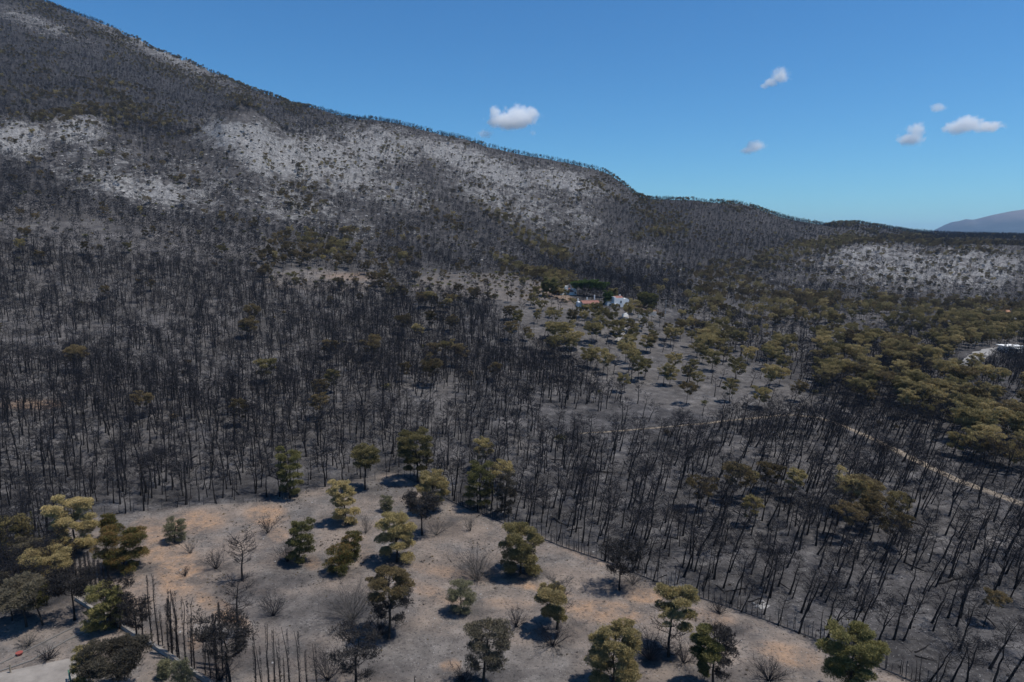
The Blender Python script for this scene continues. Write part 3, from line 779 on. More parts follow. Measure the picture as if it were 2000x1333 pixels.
clump = np.where(c['scorch'] > .82, np.maximum(clump, np.where(Y < 420, .32, .75)), clump)
clump = np.where(c['open'], .75, clump)
psc = np.clip(c['scorch'] * clump * np.where(Y < 250, .34, np.where(Y < 420, .36, .62)), 0, 1)
r = rs.random(len(X))
is_s = free & (r < psc); is_b = free & ~is_s & (rs.random(len(X)) < pb)

def scatter_kind(mask, n_ind):
    i = np.nonzero(mask)[0]
    inview = (PX[i] > 0) & (PX[i] < 2000) & (PY[i] < 1400)
    o = np.argsort(np.where(inview, DEP[i], DEP[i] + 1e5))
    return i[o[:n_ind]], i[o[n_ind:]]

b_ind, b_far = scatter_kind(is_b, 300)
s_ind, s_far = scatter_kind(is_s, 300)

FENCE_R = [(790, 932), (845, 958), (880, 980), (1000, 1031), (1080, 1062), (1180, 1097), (1270, 1133), (1360, 1166), (1500, 1214), (1590, 1248), (1660, 1281), (1790, 1336), (1860, 1368)]
F3 = [at(*q) for q in FENCE_R]; HEAP = at(1490, 1186)
def d1(x, y, line): return float(line_dist(np.array([x]), np.array([y]), line)[0])
def where_of(i):
    x, y, px = X[i], Y[i], PX[i]
    if math.hypot(x - HEAP.x, y - HEAP.y) < 7: return 'round the pale ash heap'
    if d1(x, y, TRK3) < 12: return 'beside the dirt track'
    if px > 880: return 'close behind the wire fence' if d1(x, y, F3) < 7 else 'deep in the wood past the fence'
    if px > 620: return 'behind the field top corner'
    if px > 330: return 'above the top edge of the field'
    return 'behind the large golden pine'
def size_of(sc): return 'short' if sc < .8 else ('mid-sized' if sc < .93 else 'tall')
for i in b_ind:
    k = int(rs.integers(8)); sc = float(rs.uniform(.6, 1.06))
    lx, ly = lean_of(PX[i:i + 1], Y[i:i + 1], 1)
    lean = 'leaning' if lx[0] > math.radians(9) else 'upright'
    lab = '%s %s burnt pine, %s, %s' % (size_of(sc), lean, BURNT[k]['feat'], where_of(i))
    e = empty('burnt_pine', (X[i], Y[i], Z[i] - .05), (ly[0], lx[0], 0))
    e.scale = (sc, sc, sc)
    tag(e, lab, 'burnt tree', lab.replace(' pine,', ' pines,'))
    rz = rs.random() * 6.28
    for nm in ('trunk', 'crown'):
        ch = bpy.data.objects.new(nm, BURNT[k][nm]); ch.rotation_euler = (0, 0, rz); link(ch, e)

def tone_pick(px, py, y, sc_=0):
    """0 olive, 1 yellow, 2 brown"""
    yel = np.where((px > 1500) & (py > 690) & (py < 930), .5, np.where(px > 1350, .2, .15))
    yel = np.where(y > 420, .05, np.where((px < 1000) & (y > 140), .0, yel))
    brn = np.where(y > 420, .78, np.where((px < 1000) & (y > 140), .82, np.where((py > 930) & (px > 1300), .72, .12)))
    brn = np.where((y > 420) & (sc_ > .84), .35, brn)
    r_ = rs.random(len(px))
    return np.where(r_ < yel, 1, np.where(r_ < yel + brn, 2, 0))
tp_ind = tone_pick(PX[s_ind], PY[s_ind], Y[s_ind])
CN = ['olive', 'dry yellow-green', 'browned']
def swhere(px, py, y):
    if px > 1560 and py < 900: return 'in the grove past the dirt track'
    if px > 1000 and py < 830: return 'on the ashen slope below the houses'
    if px > 900: return 'among black trunks past the fence'
    return 'among black trunks on the left slope'
for i, tn in zip(s_ind, tp_ind):
    k = int(rs.integers(6)); sc = float(rs.uniform(.7, 1.1)) * (.8 if PY[i] > 900 else 1)
    lx, ly = lean_of(PX[i:i + 1], Y[i:i + 1], 1)
    lab = '%s scorched %s pine with %s %s' % (size_of(sc), CN[tn], sfeat[k], swhere(PX[i], PY[i], Y[i]))
    e = empty('scorched_pine', (X[i], Y[i], Z[i] - .05), (ly[0], lx[0] * .6, 0)); e.scale = (sc, sc, sc)
    tag(e, lab, 'pine tree', lab.replace(' pine with', ' pines with'))
    rz = rs.random() * 6.28
    for nm, me_ in (('trunk', SCTRUNK[k]), ('crown', SCMESH[k][tn])):
        ch = bpy.data.objects.new(nm, me_); ch.rotation_euler = (0, 0, rz); link(ch, e)

# the rest of the burnt wood: near ones with full detail, far ones simpler
near_meshes = []
for b_ in BURNT:
    mb = MB(); near_meshes.append(b_)
def joined_burnt(k):
    b_ = BURNT[k]; mb = MB()
    for mi, nm in enumerate(('trunk', 'crown')):
        me_ = b_[nm]; v = np.empty(len(me_.vertices) * 3, np.float32); me_.vertices.foreach_get('co', v)
        f = np.empty(len(me_.loops), np.int32); me_.loops.foreach_get('vertex_index', f)
        mb.add(v.reshape(-1, 3), f.reshape(-1, 3), mi)
    return mb.mesh('burnt_pine_near', [M['char'], M['char_twig']])
cb = proto_collection('burnt_pine', [joined_burnt(k) for k in range(8)] + [BURNT[k]['far'].mesh('burnt_pine_far', [M['char'], M['char_twig']]) for k in range(8)])
n = len(b_far); lx, ly = lean_of(PX[b_far], Y[b_far], n)
idx = rs.integers(0, 8, n) + np.where(Y[b_far] > 340, 8, 0)
s_ = rs.uniform(.55, 1.1, n) * np.interp(Y[b_far], [150, 250, 500, 800], [1, .96, .85, .65]); th_ = np.interp(Y[b_far], [130, 220], [1, .92]) * rs.uniform(.8, 1.15, n); s3 = np.stack([s_ * th_, s_ * th_, s_], -1)
stuff('burnt_wood', 'mass of bare blackened pines covering the valley and mountainside', 'burnt wood', cb,
      np.stack([X[b_far], Y[b_far], Z[b_far] - .1], -1), np.stack([ly, lx, rs.random(n) * 6.28], -1) * np.array([1, 1, 0]) + np.stack([0 * ly, 0 * ly, rs.random(n) * .0], -1), s3, idx)

smesh = []
for s in SCOR: smesh += [combine(s['trunk'], s['crown']).mesh('scorched_near', [M['bark'], M[c_]]) for c_ in ('olive', 'yellow', 'brown')]
for s in SCOR: smesh += [combine(s['trunk2'], s['crown2']).mesh('scorched_far', [M['bark'], M[c_]]) for c_ in ('olive', 'yellow', 'brown')]
cs = proto_collection('scorched_pine', smesh)
n = len(s_far); tn = tone_pick(PX[s_far], PY[s_far], Y[s_far], c['scorch'][s_far])
idx = rs.integers(0, 6, n) * 3 + tn + np.where(Y[s_far] > 390, 18, 0)
s_ = rs.uniform(.6, 1.05, n) * np.interp(Y[s_far], [300, 500, 800], [.88, .8, .62]); s3 = np.stack([s_ * .86, s_ * .86, s_], -1)
stuff('scorched_wood', 'far mass of scorched olive and brown pines across the slopes', 'pine wood', cs,
      np.stack([X[s_far], Y[s_far], Z[s_far] - .1], -1), np.stack([rs.normal(size=n) * .04, rs.normal(size=n) * .04, rs.random(n) * 6.28], -1), s3, idx)
print('burnt', len(b_far), 'scorched', len(s_far))

# ------------------------------------------------------------------ shrubs, rocks, tufts as ground cover
def shrub_mb(seed, H, W, stems=14, twigs=5, r=.02, rtw=.008):
    rng = np.random.default_rng(seed); mb = MB(); lb = []
    for i in range(stems):
        a = rng.random() * 6.28; el = rng.uniform(.5, 1.4); L = H * rng.uniform(.6, 1.1)
        d = np.array([math.cos(a) * math.cos(el) * W / H, math.sin(a) * math.cos(el) * W / H, math.sin(el)])
        g = np.linspace(0, 1, 4)
        P = np.outer(g, d * L) + rng.normal(size=(4, 3)) * L * .06 * g[:, None]; P[0] = (rng.normal() * .05, rng.normal() * .05, -.1)
        lb.append((P, r * (1 - g * .75)))
    for P, R in lb: mb.tube(P, R, 3, cap=False)
    mb.merge(twig_mb(rng, lb, twigs, H * .3, rtw, .3))
    return mb
def bush_mb(seed, H, W, n=900, ln=.16, wd=.04, blades=2, flat=.8):
    rng = np.random.default_rng(seed); mb = MB()
    nb = 14
    Cb = rng.normal(size=(nb, 3)); Cb /= np.linalg.norm(Cb, axis=1, keepdims=True)
    Cb = Cb * np.array([W * .33, W * .33, H * .27]) * rng.uniform(.5, 1.1, (nb, 1)) + np.array([0, 0, H * .55])
    tips = [(q, np.array([0, 0, 1.]), W * .5, .5) for q in Cb]
    return needle_mb(rng, tips, n, blades, ln, wd, .5, flat, padmin=W * .2)
shr_meshes = [shrub_mb(40 + k, 1.3, 1.5, 9, 3, .02, .012).mesh('burnt_shrub', M['char_twig']) for k in range(3)] + \
             [bush_mb(60 + k, 1.3, 1.7, 160, .34, .09, 2).mesh('singed_bush', M[c_]) for k, c_ in enumerate(('brown', 'dkgreen', 'greybrown'))]
csr = proto_collection('hill_shrub', shr_meshes)
gx1, gy1 = grid(340, 1150, 4.6); gx2, gy2 = grid(150, 340, 5.0)
x2 = np.concatenate([gx1, gx2]); y2 = np.concatenate([gy1, gy2]); z2 = ground(x2, y2)
p2, q2, _ = project(x2, y2, z2)
ia, ir = polar_idx(x2, y2); rm = RUNMAX[np.round(ia).astype(int), np.maximum(np.round(ir).astype(int) - 1, 0)]
c2 = cover(p2, q2, x2, y2)
ok = ((z2 + 2 - HC) / np.hypot(x2, y2) > rm - .001) & (p2 > -80) & (p2 < 2080)
pr = np.where(y2 > 340, .32 + .25 * c2['rock'], .12) * (.4 + .9 * vnoise(x2 / 12, y2 / 12, 77))
pr = np.where(c2['clear'], .55, pr); pr = np.where(c2['open'], .03, pr)
ok &= (rs.random(len(x2)) < pr) & ~c2['field'] & ~c2['terr'] & (line_dist(x2, y2, TRK3) > 2.5) & (line_dist(x2, y2, ROAD3) > 5)
x2, y2, z2, q2, cl = x2[ok], y2[ok], z2[ok], q2[ok], c2['clear'][ok]
n = len(x2); s_ = rs.uniform(.5, 1.5, n)
idx = np.where(rs.random(n) < np.where(y2 > 340, .5, .8), rs.integers(0, 3, n), 3 + rs.integers(0, 3, n))
idx = np.where(cl, 3 + rs.integers(0, 3, n), idx)
stuff('burnt_scrub', 'low burnt scrub dotted over the rocky slopes and clearings', 'scrub', csr, np.stack([x2, y2, z2 - .05], -1),
      np.stack([0 * s_, 0 * s_, rs.random(n) * 6.28], -1), np.stack([s_ * 1.1, s_ * 1.1, s_], -1), idx)

def rock_mb(seed, flat=.55):
    rng = np.random.default_rng(seed)
    g = (1 + 5 ** .5) / 2
    v = np.array([(-1, g, 0), (1, g, 0), (-1, -g, 0), (1, -g, 0), (0, -1, g), (0, 1, g), (0, -1, -g), (0, 1, -g), (g, 0, -1), (g, 0, 1), (-g, 0, -1), (-g, 0, 1)], float) / 1.9
    f = [(0, 11, 5), (0, 5, 1), (0, 1, 7), (0, 7, 10), (0, 10, 11), (1, 5, 9), (5, 11, 4), (11, 10, 2), (10, 7, 6), (7, 1, 8), (3, 9, 4), (3, 4, 2), (3, 2, 6), (3, 6, 8), (3, 8, 9), (4, 9, 5), (2, 4, 11), (6, 2, 10), (8, 6, 7), (9, 8, 1)]
    v = v * rng.uniform(.6, 1.25, (12, 1)) * np.array([1.0, .8, flat])
    return MB().add(v, f)
crk = proto_collection('rock', [rock_mb(80 + k).mesh('rock', M['stone']) for k in range(4)])
gx1, gy1 = grid(380, 1100, 4.0); gx2, gy2 = grid(70, 380, 3.2)
x2 = np.concatenate([gx1, gx2]); y2 = np.concatenate([gy1, gy2]); z2 = ground(x2, y2); p2, q2, _ = project(x2, y2, z2)
ia, ir = polar_idx(x2, y2); rm = RUNMAX[np.round(ia).astype(int), np.maximum(np.round(ir).astype(int) - 1, 0)]
c2 = cover(p2, q2, x2, y2)
ok = ((z2 + 1 - HC) / np.hypot(x2, y2) > rm - .001) & (p2 > -60) & (p2 < 2060) & (q2 < 1360)
pr = np.where(y2 > 380, c2['rock'] ** 1.5 * .75, .035 + .05 * (c2['field'])) * (.2 + 1.2 * vnoise(x2 / 9, y2 / 9, 13))
ok &= rs.random(len(x2)) < pr
ok &= ~c2['terr']
x2, y2, z2 = x2[ok], y2[ok], z2[ok]; n = len(x2); s_ = np.where(y2 > 380, rs.uniform(.5, 1.7, n), rs.uniform(.08, .32, n))
stuff('rocks', 'pale limestone rocks strewn over the burnt slopes', 'rocks', crk, np.stack([x2, y2, z2 - s_ * .1], -1), np.stack([rs.normal(size=n) * .2, rs.normal(size=n) * .2, rs.random(n) * 6.28], -1), np.stack([s_] * 3, -1), rs.integers(0, 4, n))

# scorched tufts and litter on the field and the near wood floor
tuft = []
for k in range(3):
    rng = np.random.default_rng(700 + k); nb = 34; a = rng.random(nb) * 6.28
    Bs = np.column_stack([rng.normal(size=nb) * .07, rng.normal(size=nb) * .07, np.zeros(nb)])
    Ts = Bs + np.column_stack([np.cos(a) * rng.uniform(.05, .22, nb), np.sin(a) * rng.uniform(.05, .22, nb), rng.uniform(.08, .3, nb)])
    tuft.append(MB().spikes(Bs, Ts, .012, tone=rng.random(nb)).mesh('tuft', M[('bark', 'greytwig', 'brown')[k]]))
for k in range(2):                       # fallen twigs
    rng = np.random.default_rng(720 + k); mb = MB()
    P = np.cumsum(rng.normal(size=(4, 3)) * np.array([.12, .12, .02]) + np.array([.35, 0, 0]), 0); P[:, 2] = np.abs(P[:, 2]) * .3 + .03
    mb.tube(P, [.03, .025, .02, .01], 3); mb.spikes(P[1:3], P[1:3] + rng.normal(size=(2, 3)) * .25, .012)
    tuft.append(mb.mesh('fallen_twig', M['char']))
for k in range(2):                       # charred fallen trunks
    rng = np.random.default_rng(740 + k); P = np.column_stack([np.linspace(0, 3.6, 6), np.cumsum(rng.normal(size=6)) * .12, np.full(6, .1)]); mb = MB().tube(P, [.12, .11, .1, .085, .06, .03], 5)
    mb.spikes(P[2:5], P[2:5] + rng.normal(size=(3, 3)) * .5 + np.array([.3, 0, .3]), .03); tuft.append(mb.mesh('fallen_trunk', M['char']))
ctf = proto_collection('tuft', tuft)
gx1, gy1 = grid(66, 150, .62)
x2, y2 = gx1, gy1; z2 = ground(x2, y2); p2, q2, _ = project(x2, y2, z2)
c2 = cover(p2, q2, x2, y2)
pr = np.where(c2['field'], .5 * np.clip(vnoise(x2 / 6, y2 / 6, 19) * 2.4 + vnoise(x2 / 1.6, y2 / 1.6, 23) * 1.2 - 2.05, .012, 1), .15)
ok = (p2 > -40) & (p2 < 2040) & (q2 < 1360) & ~c2['terr'] & (rs.random(len(x2)) < pr)
x2, y2, z2, fl = x2[ok], y2[ok], z2[ok], c2['field'][ok]; n = len(x2); s_ = rs.uniform(.25, 1.0, n) + .5 * rs.random(n) ** 4
idx = np.where(fl, rs.choice([0, 1, 1, 1, 2, 2], n), np.where(rs.random(n) < .03, rs.choice([5, 6], n), rs.choice([0, 3, 4, 3, 4], n)))
stuff('scorched_grass', 'singed grass tufts and charred twigs littering the ground', 'grass', ctf, np.stack([x2, y2, z2], -1), np.stack([0 * s_, 0 * s_, rs.random(n) * 6.28], -1), np.stack([s_] * 3, -1), idx)

# ------------------------------------------------------------------ tracks
def ribbon(name, pts3, w, mat, label, seed, dz=.16):
    P = np.array([[p.x, p.y] for p in pts3]); d = np.concatenate([[0], np.cumsum(np.linalg.norm(np.diff(P, axis=0), axis=1))])
    n = int(d[-1] / 1.0) + 2; s = np.linspace(0, d[-1], n)
    x = np.interp(s, d, P[:, 0]); y = np.interp(s, d, P[:, 1])
    for _ in range(4): x[1:-1] = (x[:-2] + x[1:-1] * 2 + x[2:]) / 4; y[1:-1] = (y[:-2] + y[1:-1] * 2 + y[2:]) / 4
    T = np.gradient(np.column_stack([x, y]), axis=0); T /= np.linalg.norm(T, axis=1, keepdims=True) + 1e-9
    N = np.column_stack([-T[:, 1], T[:, 0]])
    if not np.isscalar(w): w = np.interp(np.linspace(0, 1, n), np.linspace(0, 1, len(w)), w)
    cols = np.linspace(-1, 1, 7); V = []
    for k, q in enumerate(cols):
        ww = w / 2 * q * (1 + .35 * fbm(s / 5, s * 0 + k * .2, seed + (q > 0)))
        xx, yy = x + N[:, 0] * ww, y + N[:, 1] * ww
        V.append(np.column_stack([xx, yy, ground(xx, yy) + dz - .22 * (abs(q) > .99)]))
    V = np.stack(V, 1); k = 7
    ii, jj = np.meshgrid(np.arange(n - 1), np.arange(k - 1), indexing='ij'); a = (ii * k + jj).ravel()
    F = np.concatenate([np.stack([a, a + 1, a + k + 1], -1), np.stack([a, a + k + 1, a + k], -1)])
    F = F[:, ::-1]
    tag(MB().add(V.reshape(-1, 3), F).build(name, mat, smooth=True), label, None, None, 'structure')
ribbon('dirt_track', TRK3, (.4, .9, 1.5, 2.6, 2.7), M['dirt'], 'pale dirt track crossing the burnt wood', 3)
ribbon('road', ROAD3, 6.0, M['asphalt'], 'light grey road bending between the scorched trees', 5, .2)
ribbon('footpath', [at(*p) for p in [(1222, 612), (1226, 628), (1216, 650), (1206, 668)]], 2.2, M['asphalt'], 'pale path running down from the white houses', 8, .2)

# ------------------------------------------------------------------ foreground trees, one by one
def tree_dims(px, pb, pt, w):
    p = at(px, min(pb, 1400))
    H = HC + p.y * float(t_of(pt)) - p.z
    W = w / px_per_m(p)
    return p, H, W
def pine(px, pb, pt, w, label, col='olive', shape='round', name='scorched_pine', live=None, twigs=0, dens=1.0, lean=0.0, seed=None, bark='bark', ln=.25, cat='pine tree', thin=1.0, burnt_col='char_twig', fork=False, soot=0):
    """live(p_local_normalised) -> bool keeps needles on part of the crown only; twigs adds bare burnt branchwork"""
    seed = seed or int(px * 7 + pb)
    rng = np.random.default_rng(seed)
    p, H, W = tree_dims(px, pb, pt, w)
    tc, th, up = dict(round=(.54, .52, (-.25, .65)), ball=(.50, .53, (-.3, .7)), umbrella=(.78, .27, (.1, .45)), high=(.62, .42, (-.05, .6)), vase=(.72, .36, (.5, .9)), cone=(.5, .56, (-.2, .35)))[shape]
    st, lb, tp = grow(rng, H * .95, W * .72, tc, th, int(20 * thin) + 4, .55, (.016 * H + .06), sub=4, up=up, fork=fork, pw=2.8 if shape in ('ball', 'round') else 2.2)
    e = empty(name, (p.x, p.y, p.z - .05), (0, math.radians(lean), 0))
    tag(e, label, cat)
    trunk_mb(st, lb, 7, 4).build('trunk', M[bark], e)
    if col:
        n = int((1800 + 270 * W * W) * dens)
        keep = None if live is None else (lambda q: live(q[0] / (W / 2), q[1] / (W / 2), q[2] / H))
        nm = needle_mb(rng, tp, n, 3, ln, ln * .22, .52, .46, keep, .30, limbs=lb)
        if nm.n: nm.build('crown', M[col], e)
    if soot:
        sk = (lambda q: not live(q[0] / (W / 2), q[1] / (W / 2), q[2] / H)) if live else None
        needle_mb(rng, tp, int((1800 + 270 * W * W) * soot), 3, .24, .05, .5, .6, sk, .32, limbs=lb).build('burnt_needles', M['soot'], e)
    if twigs:
        lbs = lb if live is None else [l for l in lb if not live(l[0][-1][0] / (W / 2), l[0][-1][1] / (W / 2), l[0][-1][2] / H)]
        twig_mb(rng, lbs, twigs, .5, .013, .4).build('burnt_twigs' if col else 'crown', M[burnt_col], e)
    return e
R_ = lambda x, y, z: x > -.15
L_ = lambda x, y, z: x < .05
TOP_ = lambda x, y, z: z > .66
LOW_ = lambda x, y, z: z < .62
pine(675, 1024, 940, 54, 'dense rounded tan-olive pine with low crown beside the small bare bush', 'yellow', 'ball', dens=1.3)
pine(846, 1000, 926, 64, 'pine with bright tan layered crown behind a black canopy by the fence corner', 'yellow', 'high', dens=1.1)
pine(824, 1046, 968, 74, 'burnt pine with flat black umbrella crown under the tan layered pine', 'soot', 'umbrella', 'burnt_pine', twigs=9, bark='char', cat='burnt tree', dens=.33)
pine(776, 1098, 1002, 74, 'tall olive pine with rust-tipped crown and dark shaggy skirt', 'olive', 'ball', dens=1.2)
pine(582, 1102, 1018, 52, 'leaning dark olive pine with black scrub at its foot', 'dkgreen', 'round', lean=3)
pine(662, 1120, 1072, 56, 'low rust and green bushy tree, the nearer of a touching pair', 'rust', 'ball', 'bushy_tree', ln=.2, cat='tree')
pine(686, 1094, 1044, 40, 'small green-tipped bushy tree, the farther of a touching pair', 'rust', 'ball', 'bushy_tree', ln=.2, cat='tree')
pine(1016, 1122, 1036, 86, 'broad rounded olive pine with green left lobe near the fence', 'olive', 'ball', dens=1.25)
pine(1088, 1230, 1128, 88, 'pine with lit olive left side and grey singed twigs at the top right', 'yellow', 'high', live=lambda x, y, z: x < .25 and z < .82, twigs=5, burnt_col='greytwig')
pine(1210, 1153, 1080, 84, 'burnt bare tree with three black stems on orange soil beside the fence', 'soot', 'vase', 'burnt_tree', twigs=8, bark='char', cat='burnt tree', fork=True, dens=.2)
pine(1306, 1284, 1154, 98, 'tall half-burnt pine with sparse olive tufts and black skirt of branches', 'olive', 'round', live=lambda x, y, z: z > .45 and x > -.4, twigs=5, dens=.7)
pine(1196, 1347, 1232, 106, 'full yellow-olive pine with layered pads on bare grey ash', 'yellow', 'ball', dens=1.5)
pine(1394, 1352, 1230, 88, 'pine green on its left half and charred black on its right half', 'dkgreen', 'high', live=lambda x, y, z: x < -.05, twigs=9, soot=.25)
pine(1662, 1372, 1234, 112, 'large dark olive rounded pine standing on the fence line', 'dkgreen', 'ball', dens=1.6)
pine(942, 1342, 1208, 92, 'grey-brown singed pine with tall dark trunk and one yellow tuft low right', 'greybrown', 'high', dens=.65, twigs=4, lean=5)
pine(760, 1248, 1112, 90, 'tall pine with brown top, charred black crown and long bare trunk', 'brown', 'high', live=TOP_, twigs=9, dens=.6, soot=.25)
pine(694, 1362, 1218, 108, 'bare burnt pine with wide fine-branched crown on pale ash', 'soot', 'high', 'burnt_pine', twigs=8, bark='char', cat='burnt tree', dens=.15)
pine(474, 1134, 1050, 66, 'bare burnt tree with clean vase of curved limbs on the tan slope', None, 'vase', 'burnt_tree', twigs=5, bark='char', cat='burnt tree')
pine(462, 1248, 1120, 74, 'tall bare burnt pine with whorled side branches below the vase-shaped tree', None, 'round', 'burnt_pine', twigs=4, bark='char', cat='burnt tree', lean=3)
pine(452, 1364, 1212, 118, 'burnt pine with broad sooty canopy above the bare cypress row', 'soot', 'umbrella', 'burnt_pine', twigs=10, dens=.2, bark='char', cat='burnt tree')
pine(148, 1078, 976, 92, 'large golden-olive pine at the corner of the field', 'yellow', 'ball', dens=1.35)
pine(214, 1054, 1004, 32, 'small narrow rusty pine beside the large golden pine', 'rust', 'cone', cat='pine tree')
pine(242, 1116, 1040, 94, 'broad bushy tree with rusty top and green base', 'rust', 'ball', 'bushy_tree', ln=.22, cat='tree', dens=1.2)
pine(342, 1060, 1018, 42, 'small round grey-green bush at the upper edge of the tan soil', 'greygreen', 'ball', 'bush', ln=.18, cat='bush')
pine(900, 1198, 1142, 54, 'round dusty green bush with black shadow in mid field', 'greygreen', 'ball', 'bush', ln=.18, cat='bush', twigs=1)
pine(566, 974, 880, 52, 'tall dark olive pine at the top edge of the field', 'dkgreen', 'round')
pine(713, 957, 874, 56, 'thin-crowned olive pine with bare trunk at the field top', 'olive', 'umbrella', dens=.8)
pine(816, 943, 846, 74, 'tall olive pine at the top corner of the fenced field', 'olive', 'high', dens=1.0)
pine(938, 995, 905, 60, 'slim dark pine just past the fence corner', 'dkgreen', 'round', dens=.7)
pine(985, 1010, 925, 40, 'narrow singed pine rising right behind the fence', 'greybrown', 'round', dens=.6, twigs=3)
pine(755, 999, 973, 28, 'tiny grey-green bush between two big pines at the field top', 'greygreen', 'ball', 'bush', ln=.16, cat='bush')
# lower-left cluster
pine(20, 1090, 1018, 80, 'olive pine left of the black cypress clump', 'olive', 'ball')
pine(95, 1160, 1088, 84, 'flat bright yellow-green pine crown above charred boughs', 'yellow', 'umbrella', live=lambda x, y, z: z > .6, twigs=3)
pine(52, 1225, 1142, 100, 'spreading singed pine with dark trunk on the ashen bank', 'greybrown', 'umbrella', dens=.9, twigs=3)
pine(84, 1222, 1150, 60, 'crooked singed pine with bent stem on the ashen bank', 'dkgreen', 'umbrella', dens=.7, twigs=4, lean=-14)
pine(146, 1212, 1122, 96, 'burnt pine with broad black crown beside the low wall corner', 'soot', 'umbrella', 'burnt_pine', twigs=9, dens=.2, bark='char', cat='burnt tree')
pine(206, 1232, 1150, 74, 'dark olive leaning pine over the wall corner', 'dkgreen', 'round', dens=.9, twigs=3)
pine(236, 1228, 1128, 60, 'charred upright pine behind the dark olive leaning pine', 'soot', 'round', 'burnt_pine', twigs=6, dens=.2, bark='char', cat='burnt tree')
pine(268, 1262, 1180, 56, 'charred pine with low twisted limbs by the kerb wall', 'soot', 'vase', 'burnt_pine', twigs=7, dens=.2, bark='char', cat='burnt tree')
pine(232, 1362, 1270, 120, 'broad low charred olive canopy inside the kerb wall', 'greybrown', 'umbrella', dens=.8, twigs=6)
pine(166, 1345, 1262, 44, 'narrow olive bush at the terrace edge', 'olive', 'cone', 'bush', cat='bush', dens=.9)
pine(320, 1325, 1290, 24, 'small upright green shrub inside the kerb wall', 'greygreen', 'cone', 'bush', cat='bush', ln=.18)
pine(362, 1352, 1288, 40, 'pale green conical shrub beside the kerb wall', 'greygreen', 'cone', 'bush', cat='bush', ln=.18)
pine(60, 1108, 1060, 70, 'sooty pine thicket below the olive pine', 'greybrown', 'ball', dens=.8, twigs=4)
pine(18, 1185, 1128, 60, 'dark singed pine at the bank by the frame edge', 'greybrown', 'umbrella', dens=.8, twigs=4)

# bare dead shrubs standing in the field
def dead_shrub(px, pb, pt, w, label, col='char_twig', stems=26, twigs=7):
    p, H, W = tree_dims(px, pb, pt, w)
    o = shrub_mb(int(px * 3 + pb), max(H, .5), W * .95, stems, twigs, .03, .008).build('burnt_shrub', M[col], None, (p.x, p.y, p.z))
    tag(o, label, 'burnt shrub', 'burnt shrubs standing in the field')
dead_shrub(522, 1042, 1006, 44, 'burnt double shrub near the top of the tan soil')
dead_shrub(372, 1081, 1054, 28, 'small grey bare shrub below the round grey-green bush', 'greytwig', 14, 5)
dead_shrub(422, 1112, 1072, 42, 'burnt shrub left of the vase-shaped tree')
dead_shrub(362, 1126, 1108, 22, 'low black shrub on the orange strip', 'char_twig', 16, 6)
dead_shrub(932, 1134, 1072, 92, 'large sprawling bare shrub left of the broad olive pine', 'greytwig', 44, 9)
dead_shrub(562, 1098, 1056, 46, 'black scrub at the foot of the leaning olive pine')
dead_shrub(714, 1042, 1006, 28, 'small brown bare bush beside the tan-olive pine', 'greytwig', 16, 5)
dead_shrub(918, 1038, 1010, 22, 'small bare bush alone near the fence', 'greytwig', 16, 6)
dead_shrub(852, 1046, 1012, 46, 'grey bare shrub right of the black umbrella crown', 'greytwig', 20, 6)
dead_shrub(534, 1204, 1158, 44, 'fan-shaped burnt shrub on pale ash')
dead_shrub(690, 1210, 1134, 96, 'wide thicket of grey and green-tipped stems beside the tall charred pine', 'greytwig', 50, 8)
dead_shrub(1008, 1226, 1192, 34, 'small burnt shrub right of the dusty green bush')
dead_shrub(1236, 1142, 1110, 30, 'grey shrub at the fence behind the three-stemmed tree', 'greytwig', 20, 8)
dead_shrub(1270, 1290, 1232, 70, 'black shrub left of the tall half-burnt pine', 'char_twig', 40, 8)
dead_shrub(1335, 1295, 1255, 50, 'black shrub right of the tall half-burnt pine')
dead_shrub(1502, 1330, 1288, 66, 'low round burnt shrub on tan soil near the fence', 'char_twig', 40, 7)
dead_shrub(1405, 1200, 1172, 34, 'dark scrub heap against the fence')
dead_shrub(1432, 1262, 1226, 40, 'wiry burnt shrub between the half-green pine and the fence', 'char_twig', 14, 5)
dead_shrub(745, 1240, 1205, 50, 'black undergrowth below the tall charred pine', 'char_twig', 40, 9)
dead_shrub(905, 1340, 1300, 56, 'black undergrowth left of the grey-brown singed pine', 'char_twig', 40, 9)
dead_shrub(640, 1330, 1260, 60, 'bare brush beside the wide-branched burnt pine', 'char_twig', 30, 7)
dead_shrub(55, 1262, 1244, 34, 'low brown shrub on the ashen bank above the red tub', 'greytwig', 30, 8)
dead_shrub(92, 1290, 1270, 38, 'dark green-brown shrub on the terrace bank', 'char_twig', 36, 9)
dead_shrub(1080, 1262, 1222, 70, 'black brush at the foot of the singed-top pine', 'char_twig', 36, 8)
dead_shrub(430, 1330, 1290, 50, 'sooty brush at the end of the kerb wall', 'char_twig', 36, 9)

